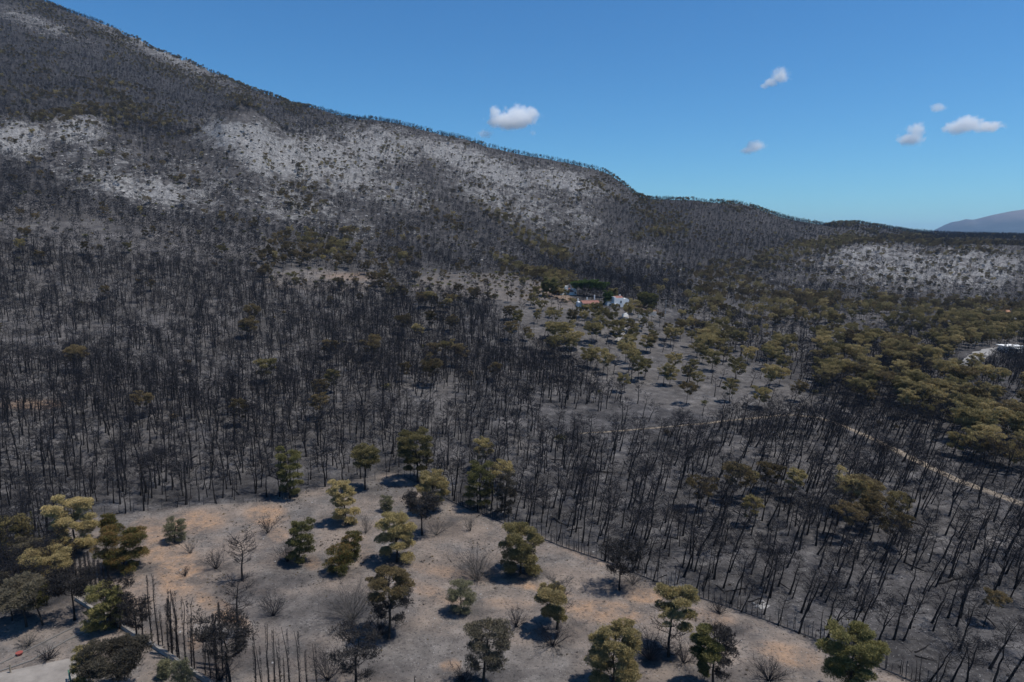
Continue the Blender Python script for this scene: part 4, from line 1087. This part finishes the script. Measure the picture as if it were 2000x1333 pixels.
# burnt cypresses: bare poles with short stubs, some still spindle shaped
def cypress(px, pb, pt, label, fol=0.0, group=None, th=1.0, col='char_twig'):
    p, H, _ = tree_dims(px, pb, pt, 10)
    rng = np.random.default_rng(int(px * 11 + pb)); k = 8; h = np.linspace(0, 1, k)
    P = np.column_stack([np.cumsum(rng.normal(size=k)) * .012 * H * h, np.cumsum(rng.normal(size=k)) * .012 * H * h, h * H]); P[0, 2] = -.3
    e = empty('burnt_cypress', (p.x, p.y, p.z)); tag(e, label, 'burnt tree', group)
    mb = MB().tube(P, (.035 + .006 * H) * th * (1 - h * .75), 5); mb.build('trunk', M['char'], e)
    n = int(30 + 22 * H); z = rng.uniform(.12, .97, n) * H; a = rng.random(n) * 6.28
    l = (.12 + .5 * fol) * (1 - (z / H) ** 2 * .8) * rng.uniform(.4, 1.2, n)
    B = np.column_stack([np.interp(z, P[:, 2], P[:, 0]), np.interp(z, P[:, 2], P[:, 1]), z])
    T = B + np.column_stack([np.cos(a) * l, np.sin(a) * l, l * 1.3 + .05])
    tw = MB().spikes(B, T, .010)
    if fol:
        m = int(350 * fol * H); z = rng.random(m) * .9 * H + .08 * H; a = rng.random(m) * 6.28; rr = .09 * H * fol * np.sqrt(np.clip(1 - (z / H), 0, 1)) * rng.random(m) ** .5 + .03
        C = np.column_stack([np.cos(a) * rr, np.sin(a) * rr, z])
        tw.needles(C, np.column_stack([np.cos(a) * .5, np.sin(a) * .5, np.ones(m)]), .22, .03, rng.random(m), rng)
    tw.build('crown', M[col], e)
rc = np.random.default_rng(77)
for (x, b_, t_) in [(279, 1248, 1165), (297, 1252, 1122), (310, 1265, 1124), (318, 1262, 1190), (329, 1272, 1180), (337, 1280, 1150), (347, 1290, 1155), (351, 1292, 1152), (363, 1296, 1168), (374, 1305, 1172), (380, 1310, 1200),
                    (401, 1318, 1228), (412, 1325, 1222), (424, 1335, 1200), (444, 1348, 1260), (500, 1352, 1240)]:
    sz = 'tall' if b_ - t_ > 128 else 'mid-height' if b_ - t_ > 100 else 'short'; ps = 'near the wall corner' if x < 315 else 'beside the shaggy cypress' if x < 360 else 'under the sooty canopy'
    cypress(x, b_, t_, '%s bare burnt cypress pole behind the kerb wall %s' % (sz, ps), .08 + .1 * rc.random(), '%s cypress poles behind the kerb wall %s' % (sz, ps))
cypress(336, 1282, 1168, 'thick shaggy burnt cypress in the row behind the kerb wall', .55)
cypress(435, 1310, 1176, 'pointed spindle-shaped black cypress above the sooty canopy', .35)
cypress(422, 1300, 1198, 'bent-topped burnt cypress beside the pointed spindle cypress', .4)
for (x, b_, t_) in [(512, 1352, 1262), (526, 1360, 1216), (538, 1352, 1230), (549, 1356, 1248), (567, 1364, 1228), (588, 1362, 1232), (600, 1350, 1270), (620, 1356, 1258), (556, 1340, 1285), (811, 1350, 1322)]:
    sz = 'tall' if b_ - t_ > 128 else 'mid-height' if b_ - t_ > 100 else 'short'
    cypress(x, b_, t_, sz + ' bare burnt cypress pole standing on the pale ash', .12, sz + ' cypress poles on the pale ash')
for (x, b_, t_, f_) in [(36, 1072, 1008, .3), (50, 1078, 1016, .3), (68, 1072, 998, .42), (80, 1076, 1020, .28), (14, 1066, 1005, .25)]:
    cypress(x, b_, t_, 'slim black-green cypress in the clump beside the golden pine', f_, 'cypress clump beside the golden pine', col='dkgreen')
for (x, b_, t_) in [(110, 1116, 1076), (118, 1120, 1078), (130, 1126, 1082), (143, 1130, 1070), (150, 1136, 1078), (160, 1140, 1085), (170, 1145, 1080), (178, 1150, 1076), (188, 1155, 1090), (198, 1160, 1094), (206, 1166, 1105), (216, 1172, 1110)]:
    cypress(x, b_, t_, 'shaggy burnt cypress in the hedge below the golden pine', .3 + .2 * rc.random(), 'burnt cypress hedge below the golden pine')

# ------------------------------------------------------------------ wire fence round the field, with burnt cypress hedge stems along it
post_me = MB().tube([(0, 0, -.3), (0, 0, 1.0), (0, 0, 2.05), (.06, .0, 2.3)], [.05, .045, .045, .04], 5).mesh('post', M['steel'])
def fence(pxs, label, step, kerb=True, hgt=1.0):
    P3 = [at(*q) for q in pxs]
    P = np.array([[q.x, q.y] for q in P3]); d = np.concatenate([[0], np.cumsum(np.linalg.norm(np.diff(P, axis=0), axis=1))])
    root = empty('wire_fence', (P3[0].x, P3[0].y, P3[0].z)); o = np.array(root.location)
    tag(root, label, 'fence')
    s = np.arange(0, d[-1], step); x = np.interp(s, d, P[:, 0]); y = np.interp(s, d, P[:, 1]); z = ground(x, y)
    for a, b_, c_ in zip(x, y, z):
        q = bpy.data.objects.new('post', post_me); q.location = (a - o[0], b_ - o[1], c_ - o[2]); q.scale = (1, 1, hgt); link(q, root)
    s2 = np.arange(0, d[-1], .8); x2 = np.interp(s2, d, P[:, 0]); y2 = np.interp(s2, d, P[:, 1]); z2 = ground(x2, y2)
    W = np.column_stack([x2, y2, z2]) - o
    for hh, rr in ((.5, .008), (1.1, .008), (1.7, .008), (2.0, .012)):
        MB().tube(W + np.array([0, 0, hh * hgt]), rr, 3).build('wire', M['steel'], root)
    if kerb:  # dark strip running along the foot of the fence
        MB().tube(W + np.array([0, .03, .06]), .10, 4).build('kerb', M['steel'], root)
    return x2, y2, z2
fence(FENCE_R, 'dark wire fence on steel posts between the field and the burnt wood', 2.2)
fence([(205, 1006), (400, 987), (500, 981), (570, 974), (650, 948), (790, 932)], 'low dark wire fence along the top edge of the field', 2.4, False, .75)
fp = np.array([[q.x, q.y] for q in F3]); fd = np.concatenate([[0], np.cumsum(np.linalg.norm(np.diff(fp, axis=0), axis=1))])
s = 12.0
while s < fd[-1]:
    x, y = np.interp(s, fd, fp[:, 0]) + rc.normal() * .12, np.interp(s, fd, fp[:, 1]) + .45 + rc.normal() * .1
    z = float(ground(np.array([x]), np.array([y]))[0]); qx, qy, _ = project(np.array([x]), np.array([y]), np.array([z]))
    H = rc.choice([1.1, 1.5, 2.0, 2.6, 3.6, 4.4], p=[.12, .2, .22, .22, .16, .08])
    pt = project(np.array([x]), np.array([y]), np.array([z + H]))[1][0]
    e = empty('burnt_sapling', (x, y, z)); fl = float(qx[0]); wh = 'by the fence corner pines' if fl < 990 else 'behind the broad olive pine' if fl < 1130 else 'behind the three-stemmed black tree' if fl < 1290 else 'before the pale ash heap' if fl < 1560 else 'by the large dark olive pine'
    lab = '%s thin burnt hedge stem on the wire fence %s' % ('knee-low' if H < 1.3 else 'short' if H < 1.8 else 'mid-height' if H < 2.3 else 'tall' if H < 3 else 'very tall', wh)
    tag(e, lab, 'burnt tree', lab.replace('stem', 'stems'))
    k = 5; h = np.linspace(0, 1, k); Pq = np.column_stack([rc.normal(size=k) * .02 * H * h, rc.normal(size=k) * .02 * H * h, h * H]); Pq[0, 2] = -.2
    MB().tube(Pq, (.03 + .009 * H) * (1 - .7 * h), 4).build('trunk', M['char'], e)
    n = int(6 + 8 * H); zz = rc.uniform(.2, .98, n) * H; a = rc.random(n) * 6.28; l = .18 * rc.random(n) + .06
    Bq = np.column_stack([np.interp(zz, Pq[:, 2], Pq[:, 0]), np.interp(zz, Pq[:, 2], Pq[:, 1]), zz])
    MB().spikes(Bq, Bq + np.column_stack([np.cos(a) * l, np.sin(a) * l, l]), .007).build('crown', M['char_twig'], e)
    s += rc.uniform(.45, 1.0)

# ------------------------------------------------------------------ kerb wall, bank and terrace in the lower-left corner
def wall(name, label, pxs, h, th, mat, cat='wall', cap=None):
    P3 = [at(*q) for q in pxs]; o = P3[0]
    root = empty(name, o); tag(root, label, cat)
    mb, cb_ = MB(), MB()
    for a, b_ in zip(P3, P3[1:]):
        n = max(1, int((b_ - a).length / 1.5))
        for i in range(n):
            p, q = a.lerp(b_, i / n), a.lerp(b_, (i + 1) / n)
            zp, zq = (float(ground(np.array([v.x]), np.array([v.y]))[0]) for v in (p, q))
            d = Vector((q.x - p.x, q.y - p.y, 0)).normalized(); nn = Vector((-d.y, d.x, 0)) * th / 2
            def slab(m, w, z0, z1):
                v = [Vector((p.x, p.y, zp + z0)) - nn * w, Vector((p.x, p.y, zp + z0)) + nn * w, Vector((q.x, q.y, zq + z0)) + nn * w, Vector((q.x, q.y, zq + z0)) - nn * w,
                     Vector((p.x, p.y, zp + z1)) - nn * w, Vector((p.x, p.y, zp + z1)) + nn * w, Vector((q.x, q.y, zq + z1)) + nn * w, Vector((q.x, q.y, zq + z1)) - nn * w]
                v = [tuple(k - o) for k in v]
                f = [(0, 1, 2, 3), (4, 7, 6, 5), (0, 4, 5, 1), (1, 5, 6, 2), (2, 6, 7, 3), (3, 7, 4, 0)]
                m.add(v, [t for a_, b2, c_, d_ in f for t in ((a_, c_, b2), (a_, d_, c_))])
            slab(mb, 1, -.4, h)
            if cap: slab(cb_, 1.25, h + .003, h + .07)
    mb.build('wall_body', mat, root)
    if cap: cb_.build('coping', cap, root)
wall('kerb_wall', 'low concrete kerb wall with pale coping running down past the cypress poles', [(148, 1172), (176, 1190), (230, 1222), (300, 1265), (350, 1298), (395, 1328), (440, 1358)], .45, .28, M['grey_wall'], cap=M['concrete'])
wall('bank_kerb', 'long pale kerb along the upper edge of the ashen bank', [(172, 1213), (120, 1238), (60, 1268), (0, 1298), (-60, 1325)], .12, .16, M['kerb'])
wall('terrace_edge', 'second low kerb between the bank and the terrace', [(175, 1232), (130, 1252), (60, 1292), (0, 1312)], .12, .2, M['kerb'])
def slab_at(pxs, dz, th):
    P = [at(*q) for q in pxs]; zt = max(p.z for p in P) + dz
    V = [(p.x, p.y, zt) for p in P] + [(p.x, p.y, zt - th) for p in P]; n = len(P)
    F = [(0, i, i + 1) for i in range(1, n - 1)] + [(n, n + i + 1, n + i) for i in range(1, n - 1)]
    for i in range(n):
        j = (i + 1) % n; F += [(i, n + j, j), (i, n + i, n + j)]
    return MB().add(V, F)
tag(slab_at([(-60, 1345), (0, 1317), (132, 1292), (149, 1293), (152, 1340), (150, 1400), (-80, 1400)], .12, .8).build('terrace', M['concrete']), 'pale concrete terrace slab in the lower-left corner', None, None, 'structure')
p0, p1 = at(136, 1330), at(143, 1365)
e = empty('green_rail', p0); tag(e, 'green painted steel rail at the terrace edge', 'rail')
sv = p1 - p0
MB().tube([(0, 0, 1.3), (sv.x * .5, sv.y * .5, 1.28), (sv.x, sv.y, 1.25)], .09, 6).build('handrail', M['greenpaint'], e)
for f_ in (0, .33, .66, 1): MB().tube([(sv.x * f_, sv.y * f_, -.2), (sv.x * f_, sv.y * f_, 1.3)], .06, 6).build('post', M['greenpaint'], e)
MB().tube([(0, 0, .65), (sv.x, sv.y, .63)], .05, 5).build('lower_rail', M['greenpaint'], e)
p = at(21, 1318); mb = MB().tube([(0, 0, -.3), (0, 0, .6), (.02, 0, 1.25)], [.10, .095, .09], 6); e = empty('wooden_post', p); tag(e, 'short weathered wooden post beside the terrace', 'post')
mb.build('shaft', M['postwood'], e); MB().tube([(.02, 0, 1.25), (.02, 0, 1.31)], [.11, .08], 6).build('cap', M['postwood'], e)
p = at(38, 1280); e = empty('red_tub', p); tag(e, 'small red plastic tub lying on the ashen bank', 'tub')
MB().tube([(0, 0, -.02), (0, 0, .30)], [.28, .36], 12).build('body', M['red'], e); MB().tube([(0, 0, .30), (0, 0, .36)], [.40, .40], 12).build('rim', M['red'], e)
# stone heap beyond the fence (pale shape among the trunks)
p = at(1490, 1186); e = empty('ash_heap', p); tag(e, 'pale heap of ash and stones among trunks just past the fence', 'ash heap')
hv = rock_mb(5, .3)
MB().merge(hv).build('heap', M['stone'], e).scale = (.95, .75, .9)
for k in range(7):
    o = rock_mb(90 + k).build('stone', M['stone'], e, (rc.normal() * .9, rc.normal() * .7, .1)); o.scale = (.28,) * 3

# ------------------------------------------------------------------ houses
def house(px, pb, rot, name, label, cat='house'):
    p = at(px, pb); e = empty(name, (p.x, p.y, p.z), (0, 0, math.radians(rot))); tag(e, label, cat); return e
def gable(x0, x1, y0, y1, z0, z1, along='x', ov=.3, th=.18):
    mb = MB()
    x0 -= ov; x1 += ov; y0 -= ov; y1 += ov
    if along == 'x':
        ym = (y0 + y1) / 2
        A = [(x0, y0, z0), (x1, y0, z0), (x1, ym, z1), (x0, ym, z1), (x1, y1, z0), (x0, y1, z0)]
    else:
        xm = (x0 + x1) / 2
        A = [(x0, y0, z0), (x0, y1, z0), (xm, y1, z1), (xm, y0, z1), (x1, y1, z0), (x1, y0, z0)]
    A = np.array(A); V = np.concatenate([A, A - np.array([0, 0, th])])
    F = [(0, 1, 2, 3), (3, 2, 4, 5), (6, 9, 8, 7), (9, 11, 10, 8), (0, 6, 7, 1), (4, 10, 11, 5), (0, 3, 9, 6), (3, 5, 11, 9), (1, 7, 8, 2), (2, 8, 10, 4)]
    return mb.add(V, [t for a, b_, c_, d in F for t in ((a, b_, c_), (a, c_, d))])
def prism(x0, x1, y0, y1, z0, z1):        # gable-end wall filling
    xm = (x0 + x1) / 2
    return MB().add([(x0, y0, z0), (x1, y0, z0), (xm, y0, z1), (x0, y1, z0), (x1, y1, z0), (xm, y1, z1)], [(0, 1, 2), (3, 5, 4), (0, 2, 5), (0, 5, 3), (1, 4, 5), (1, 5, 2)])
def win(e, x, y, z, w, h, face='y-', shut=False):
    mb, fr = MB(), MB()
    if face == 'y-':
        fr.box(x - w / 2 - .08, x + w / 2 + .08, y - .05, y + .05, z - .08, z + h + .08); mb.box(x - w / 2, x + w / 2, y - .09, y - .055, z, z + h)
    else:
        fr.box(y - .05, y + .05, x - w / 2 - .08, x + w / 2 + .08, z - .08, z + h + .08); mb.box(y + .055, y + .09, x - w / 2, x + w / 2, z, z + h)
    o = fr.build('window', M['white_wall'], e); mb.build('pane', M['blue_panel'] if shut else M['window'], o)

# right-hand house: white block, tiled roof, arched side block and low wing
e = house(1209, 600, 14, 'white_house', 'white two-block house with red roof edge, right of the pavilion')
MB().box(-2.6, 2.4, 0, 6, -1.5, 4.4).build('wall', M['white_wall'], e)
r_ = gable(-1.6, 2.4, .6, 6, 4.45, 5.3, 'x', .15).build('roof', M['tile'], e)
MB().box(1.6, 2.1, 3.4, 3.9, 4.7, 6.0).build('chimney', M['white_wall'], r_)
MB().box(-2.6, -1.75, .1, 5.9, 4.4, 5.0).build('parapet', M['white_wall'], e)
MB().box(2.402, 5.6, .8, 6.5, -1.5, 3.2).build('side_block', M['white_wall'], e)
th_ = np.linspace(0, math.pi, 9); arc = [(4.0 + 1.6 * math.cos(a), .8, 3.2 + .9 * math.sin(a)) for a in th_]; arc2 = [(x, 6.5, z) for x, y, z in arc]
mb = MB(); V = arc + arc2; F = [(i, i + 1, 9 + i + 1) for i in range(8)] + [(i, 9 + i + 1, 9 + i) for i in range(8)] + [(0, i + 1, i) for i in range(1, 8)] + [(9, 9 + i, 9 + i + 1) for i in range(1, 8)]
mb.add(V, F).build('vaulted_roof', M['white_wall'], e)
MB().box(-5.6, -2.602, 1.5, 5.5, -1.5, 2.7).build('wing', M['white_wall'], e)
MB().box(-5.7, -2.61, 1.4, 5.6, 2.703, 2.85).build('wing_roof', M['concrete'], e)
win(e, 1.0, 0, 1.9, .7, 1.2); win(e, -1.2, 0, .3, .9, 1.1); win(e, 4.0, .8, .8, .9, 1.2); win(e, -4.2, 1.5, .6, .9, .9)
MB().box(-.3, .6, -.06, .02, -1.0, 1.2).build('door', M['wood_dark'], e)
MB().box(-2.4, -1.3, -1.6, -.01, -1.0, 1.1).build('porch', M['white_wall'], e)
# middle pavilion: long red roof on white pillars
e = house(1151, 603, 8, 'pavilion', 'low pavilion with long red tiled roof and dark porch', 'house')
MB().box(-5.2, 4.2, 1.5, 6, -1.5, 2.5).build('wall', M['white_wall'], e)
r_ = gable(-3.4, 4.6, -1.4, 6, 2.55, 3.8, 'x', .35).build('roof', M['tile'], e)
MB().box(-3.5, 4.7, 2.1, 2.5, 3.83, 3.95).build('ridge_cap', M['concrete'], r_)
MB().box(-.5, 0, 3.4, 3.9, 3.3, 5.2).build('chimney', M['white_wall'], r_); MB().box(3.2, 3.7, 3.4, 3.9, 3.3, 6.2).build('chimney', M['white_wall'], r_)
MB().box(-5.3, -3.76, 1.3, 6.1, 2.503, 3.0).build('flat_roof', M['white_wall'], e)
MB().box(-5.0, -4.6, 3.5, 4.0, 3.0, 4.6).build('chimney', M['white_wall'], e)
for x in (-3.2, -.9, 1.6, 4.2): MB().box(x - .16, x + .16, -1.4, -1.08, -1.5, 2.35).build('pillar', M['white_wall'], e)
MB().box(-2.6, 3.8, 1.42, 1.49, -.6, 2.2).build('porch_doors', M['wood_dark'], e)
# left house: white cube and red lean-to
e = house(1109, 577, 16, 'white_house', 'small white house with blue-shuttered cube and red lean-to roof, left of the pavilion')
MB().box(-4.0, .6, 1.0, 5.0, -1.5, 4.6).build('wall', M['white_wall'], e)
MB().box(-4.1, .7, .9, 5.1, 4.603, 4.8).build('flat_roof', M['white_wall'], e)
win(e, -1.9, 1.0, 2.2, 1.9, 1.7, shut=True)
MB().box(.603, 4.6, 0, 4.6, -1.5, 2.0).build('side_wall', M['white_wall'], e)
mb = MB(); mb.add([(-.2, -.4, 1.9), (3.2, -.4, 1.9), (3.2, 4.6, 3.4), (-.2, 4.6, 3.4), (-.2, -.4, 1.7), (3.2, -.4, 1.7), (3.2, 4.6, 3.2), (-.2, 4.6, 3.2)], [(0, 1, 2), (0, 2, 3), (4, 6, 5), (4, 7, 6), (0, 5, 1), (0, 4, 5), (1, 6, 2), (1, 5, 6), (2, 6, 7), (2, 7, 3), (0, 3, 7), (0, 7, 4)])
mb.build('roof', M['tile'], e)
MB().box(3.21, 5.0, -.3, 3.6, -1.5, 2.8).build('end_block', M['white_wall'], e); prism(3.21, 5.0, -.3, 3.6, 2.8, 3.5).build('end_gable', M['white_wall'], e)
MB().box(2.6, 3.05, 2.5, 2.95, 2.6, 5.0).build('chimney', M['white_wall'], e)
win(e, 4.1, -.3, .6, .8, 1.1)
# retaining walls and pole below the houses
wall('retaining_wall', 'grey retaining wall right of the white two-block house', [(1246, 622), (1262, 618), (1282, 616)], 1.8, .4, M['grey_wall'])
wall('garden_wall', 'short white garden wall below the white two-block house', [(1216, 620), (1226, 617)], 1.5, .3, M['white_wall'])
wall('garden_wall', 'low pale garden wall right of the retaining wall', [(1276, 622), (1310, 616)], .8, .4, M['concrete'])
p = at(1300, 616); e = empty('utility_pole', p); tag(e, 'pale utility pole right of the white houses', 'pole')
MB().tube([(0, 0, -.5), (0, 0, 7.5)], [.13, .09], 8).build('shaft', M['polegrey'], e); MB().tube([(-.7, 0, 7.1), (.7, 0, 7.1)], .05, 4).build('crossarm', M['polegrey'], e)
# living green pines behind the houses
for (x, b_, t_, w, c_, sh, lab) in [(1132, 578, 552, 34, 'green', 'umbrella', 'living green umbrella pine behind the left white house'), (1152, 580, 550, 36, 'green', 'umbrella', 'living green umbrella pine behind the pavilion chimney'),
                                (1174, 582, 554, 30, 'green', 'umbrella', 'living green umbrella pine right of its green neighbours'), (1188, 596, 572, 22, 'green', 'ball', 'rounded green tree between the pavilion and the white house'),
                                (1072, 580, 548, 34, 'dkgreen', 'high', 'dark olive pine left of the small white house'), (1090, 576, 555, 26, 'olive', 'ball', 'low olive tree hugging the small white house'),
                                (1256, 600, 570, 26, 'dkgreen', 'cone', 'conical dark green tree right of the two-block house'), (1272, 604, 574, 24, 'dkgreen', 'cone', 'second conical dark tree right of the two-block house'),
                                (1196, 588, 566, 24, 'olive', 'ball', 'ochre tree behind the two-block house')]:
    pine(x, b_, t_, w, lab, c_, sh, 'pine', dens=.9, ln=.35)
# buildings at the right edge
e = house(1926, 613, 5, 'small_house', 'small white walled house half hidden by pines above the road')
MB().box(-3.5, 3, 0, 5, -1, 2.8).build('wall', M['white_wall'], e); MB().box(-3.8, 3.2, -.3, 5.3, 2.803, 3.05).build('roof', M['concrete'], e); win(e, -1.5, 0, .7, 1, 1.2); win(e, 1.4, 0, .7, 1, 1.2)
e = house(1962, 618, -8, 'small_house', 'small house with orange tiled roof among pines above the road')
MB().box(-3, 3, 0, 5, -1, 2.4).build('wall', M['white_wall'], e); gable(-3, 3, 0, 5, 2.42, 3.7, 'x', .4).build('roof', M['orange_tile'], e); win(e, 0, 0, .6, 1, 1.1)
e = house(1994, 634, 3, 'long_house', 'long low white-roofed building at the edge above the road')
MB().box(-4, 8, 0, 6, -1, 3).build('wall', M['grey_wall'], e); MB().box(-4.4, 8.4, -.4, 6.4, 3.003, 3.5).build('roof', M['white_wall'], e); win(e, -2, 0, .7, 1.2, 1.2); win(e, 1, 0, .7, 1.2, 1.2)
e = house(1986, 692, 4, 'terrace_house', 'white canopied house with terrace wall beside the grey road')
MB().box(-3.2, 6, 2, 7, -1, 2.9).build('wall', M['white_wall'], e); MB().box(-3.8, 3.4, 1.2, 7.4, 2.903, 3.15).build('roof', M['white_wall'], e); MB().box(-.6, 2.4, -1.5, 1.19, 2.3, 2.45).build('canopy', M['white_wall'], e)
MB().box(-2.6, 8, -2.2, 1.9, -1, .35).build('terrace', M['grey_wall'], e); MB().box(-2.7, 8, -2.45, -2.2, -1, .95).build('terrace_wall', M['concrete'], e); win(e, -1.2, 2, .8, 1.4, 1.4); win(e, 1.4, 2, .5, 1.2, 1.9)
for x in (-.4, 2.2): MB().box(x - .08, x + .08, -1.4, -1.24, .36, 2.29).build('pillar', M['white_wall'], e)

# ------------------------------------------------------------------ clouds: small bodies of bright vapour
def cloud(blobs, Yd, label, dens=.02, seed=0):
    """blobs: (px, py, rx, ry) in the photo, placed at distance Yd"""
    cx = sum(b_[0] for b_ in blobs) / len(blobs); cyy = sum(b_[1] for b_ in blobs) / len(blobs)
    c0 = np.array([float(u_of(cx, cyy)) * Yd, Yd, HC + Yd * float(t_of(cyy))])
    k = Yd / FPX / (cP) * 1.0
    B = []
    for (px, py, rx, ry) in blobs:
        q = np.array([float(u_of(px, py)) * Yd, Yd, HC + Yd * float(t_of(py))]) - c0
        B.append((q, rx * k, ry * k))
    ext = np.max([np.abs(q) + np.array([rx, max(rx, ry) * .8, ry]) for q, rx, ry in B], axis=0) * 1.35
    m = bpy.data.materials.new('cloud_vapour'); m.use_nodes = True; nt = m.node_tree
    for n_ in list(nt.nodes):
        if n_.type != 'OUTPUT_MATERIAL': nt.nodes.remove(n_)
    out = nt.nodes['Material Output']
    tcn = nd(nt, 'ShaderNodeTexCoord'); P = tcn.outputs['Object']
    fld_ = None
    for q, rx, ry in B:
        mp = nd(nt, 'ShaderNodeMapping', vector_type='POINT')
        mp.inputs['Scale'].default_value = (1 / rx, 1 / (max(rx, ry) * .8), 1 / ry)
        mp.inputs['Location'].default_value = (-q[0] / rx, -q[1] / (max(rx, ry) * .8), -q[2] / ry)
        nt.links.new(P, mp.inputs[0])
        ln_ = nd(nt, 'ShaderNodeVectorMath', operation='LENGTH'); nt.links.new(mp.outputs[0], ln_.inputs[0])
        v = mth(nt, 'SUBTRACT', 1.0, ln_.outputs['Value'])
        fld_ = v if fld_ is None else mth(nt, 'MAXIMUM', fld_, v)
    sc = float(np.mean([min(rx, ry) for q, rx, ry in B]))
    n_ = nd(nt, 'ShaderNodeTexNoise'); n_.inputs['Scale'].default_value = 1.1 / sc; n_.inputs['Detail'].default_value = 5; n_.inputs['Roughness'].default_value = .6
    off = nd(nt, 'ShaderNodeVectorMath', operation='ADD'); off.inputs[1].default_value = (seed * 313.7, seed * 91.3, 0); nt.links.new(P, off.inputs[0]); nt.links.new(off.outputs[0], n_.inputs['Vector'])
    d = mth(nt, 'ADD', fld_, mth(nt, 'MULTIPLY', mth(nt, 'SUBTRACT', n_.outputs['Fac'], .5), 1.9))
    d = mth(nt, 'MULTIPLY', mth(nt, 'SUBTRACT', d, .10), 2.2, True)
    d = mth(nt, 'MULTIPLY', d, dens * .9)
    pv = nd(nt, 'ShaderNodeVolumePrincipled'); pv.inputs['Color'].default_value = (1, 1, 1, 1); pv.inputs['Anisotropy'].default_value = 0
    nt.links.new(d, pv.inputs['Density']); nt.links.new(pv.outputs[0], out.inputs['Volume'])
    a, b_ = np.meshgrid(np.linspace(0, 2 * math.pi, 17)[:-1], np.linspace(-math.pi / 2, math.pi / 2, 10)[1:-1])
    V = np.stack([np.cos(a) * np.cos(b_), np.sin(a) * np.cos(b_), np.sin(b_)], -1)
    nb_, na_ = V.shape[:2]; V = np.concatenate([V.reshape(-1, 3), [(0, 0, -1), (0, 0, 1)]]) * ext
    F = []
    for i in range(nb_ - 1):
        for j in range(na_):
            j2 = (j + 1) % na_; F += [(i * na_ + j, i * na_ + j2, (i + 1) * na_ + j2), (i * na_ + j, (i + 1) * na_ + j2, (i + 1) * na_ + j)]
    for j in range(na_):
        j2 = (j + 1) % na_; F += [(nb_ * na_, j2, j), (nb_ * na_ + 1, (nb_ - 1) * na_ + j, (nb_ - 1) * na_ + j2)]
    o = MB().add(V, F).build('cloud', m, None, tuple(c0))
    tag(o, label, 'cloud', None)
CD = 5200
cloud([(985, 234, 34, 19), (1014, 229, 38, 23), (968, 221, 15, 16), (1038, 221, 17, 15), (1000, 243, 36, 11), (962, 240, 14, 9)], CD, 'large puffy white cloud above the dark ridge', .03, 1)
cloud([(948, 262, 17, 10)], CD, 'small faint puff below left of the large cloud', .014, 2)
cloud([(1041, 260, 8, 6)], CD, 'tiny faint wisp below right of the large cloud', .008, 3)
cloud([(1524, 148, 20, 16), (1504, 162, 16, 10), (1494, 168, 10, 8)], CD, 'slanting ragged white cloud highest in the sky', .024, 4)
cloud([(1474, 286, 20, 13), (1462, 294, 16, 8)], CD, 'small white cloud low over the right hill', .026, 5)
cloud([(1790, 256, 20, 16), (1778, 272, 26, 14)], CD, 'tilted white cloud beside the long cloud', .026, 6)
cloud([(1890, 242, 30, 16), (1868, 250, 26, 14), (1928, 248, 32, 11)], CD, 'long low white cloud at the far right of the sky', .026, 7)
cloud([(1832, 211, 16, 9)], CD, 'small wispy cloud above the long cloud', .018, 8)

# ------------------------------------------------------------------ haze: thin even air over the whole valley
m = bpy.data.materials.new('haze_air'); m.use_nodes = True; nt = m.node_tree
for n_ in list(nt.nodes):
    if n_.type != 'OUTPUT_MATERIAL': nt.nodes.remove(n_)
pv = nd(nt, 'ShaderNodeVolumePrincipled'); pv.inputs['Color'].default_value = (.50, .72, 1.0, 1); pv.inputs['Density'].default_value = 5.0e-5; pv.inputs['Anisotropy'].default_value = .25
nt.links.new(pv.outputs[0], nt.nodes['Material Output'].inputs['Volume'])
top = float(max(GZ.max(), 480)) + 25
tag(MB().box(-21000, 21000, -21000, 21000, float(GZ.min()) - 3, top).build('haze', m), 'thin pale haze in the air over the valley', 'haze', None, 'stuff')
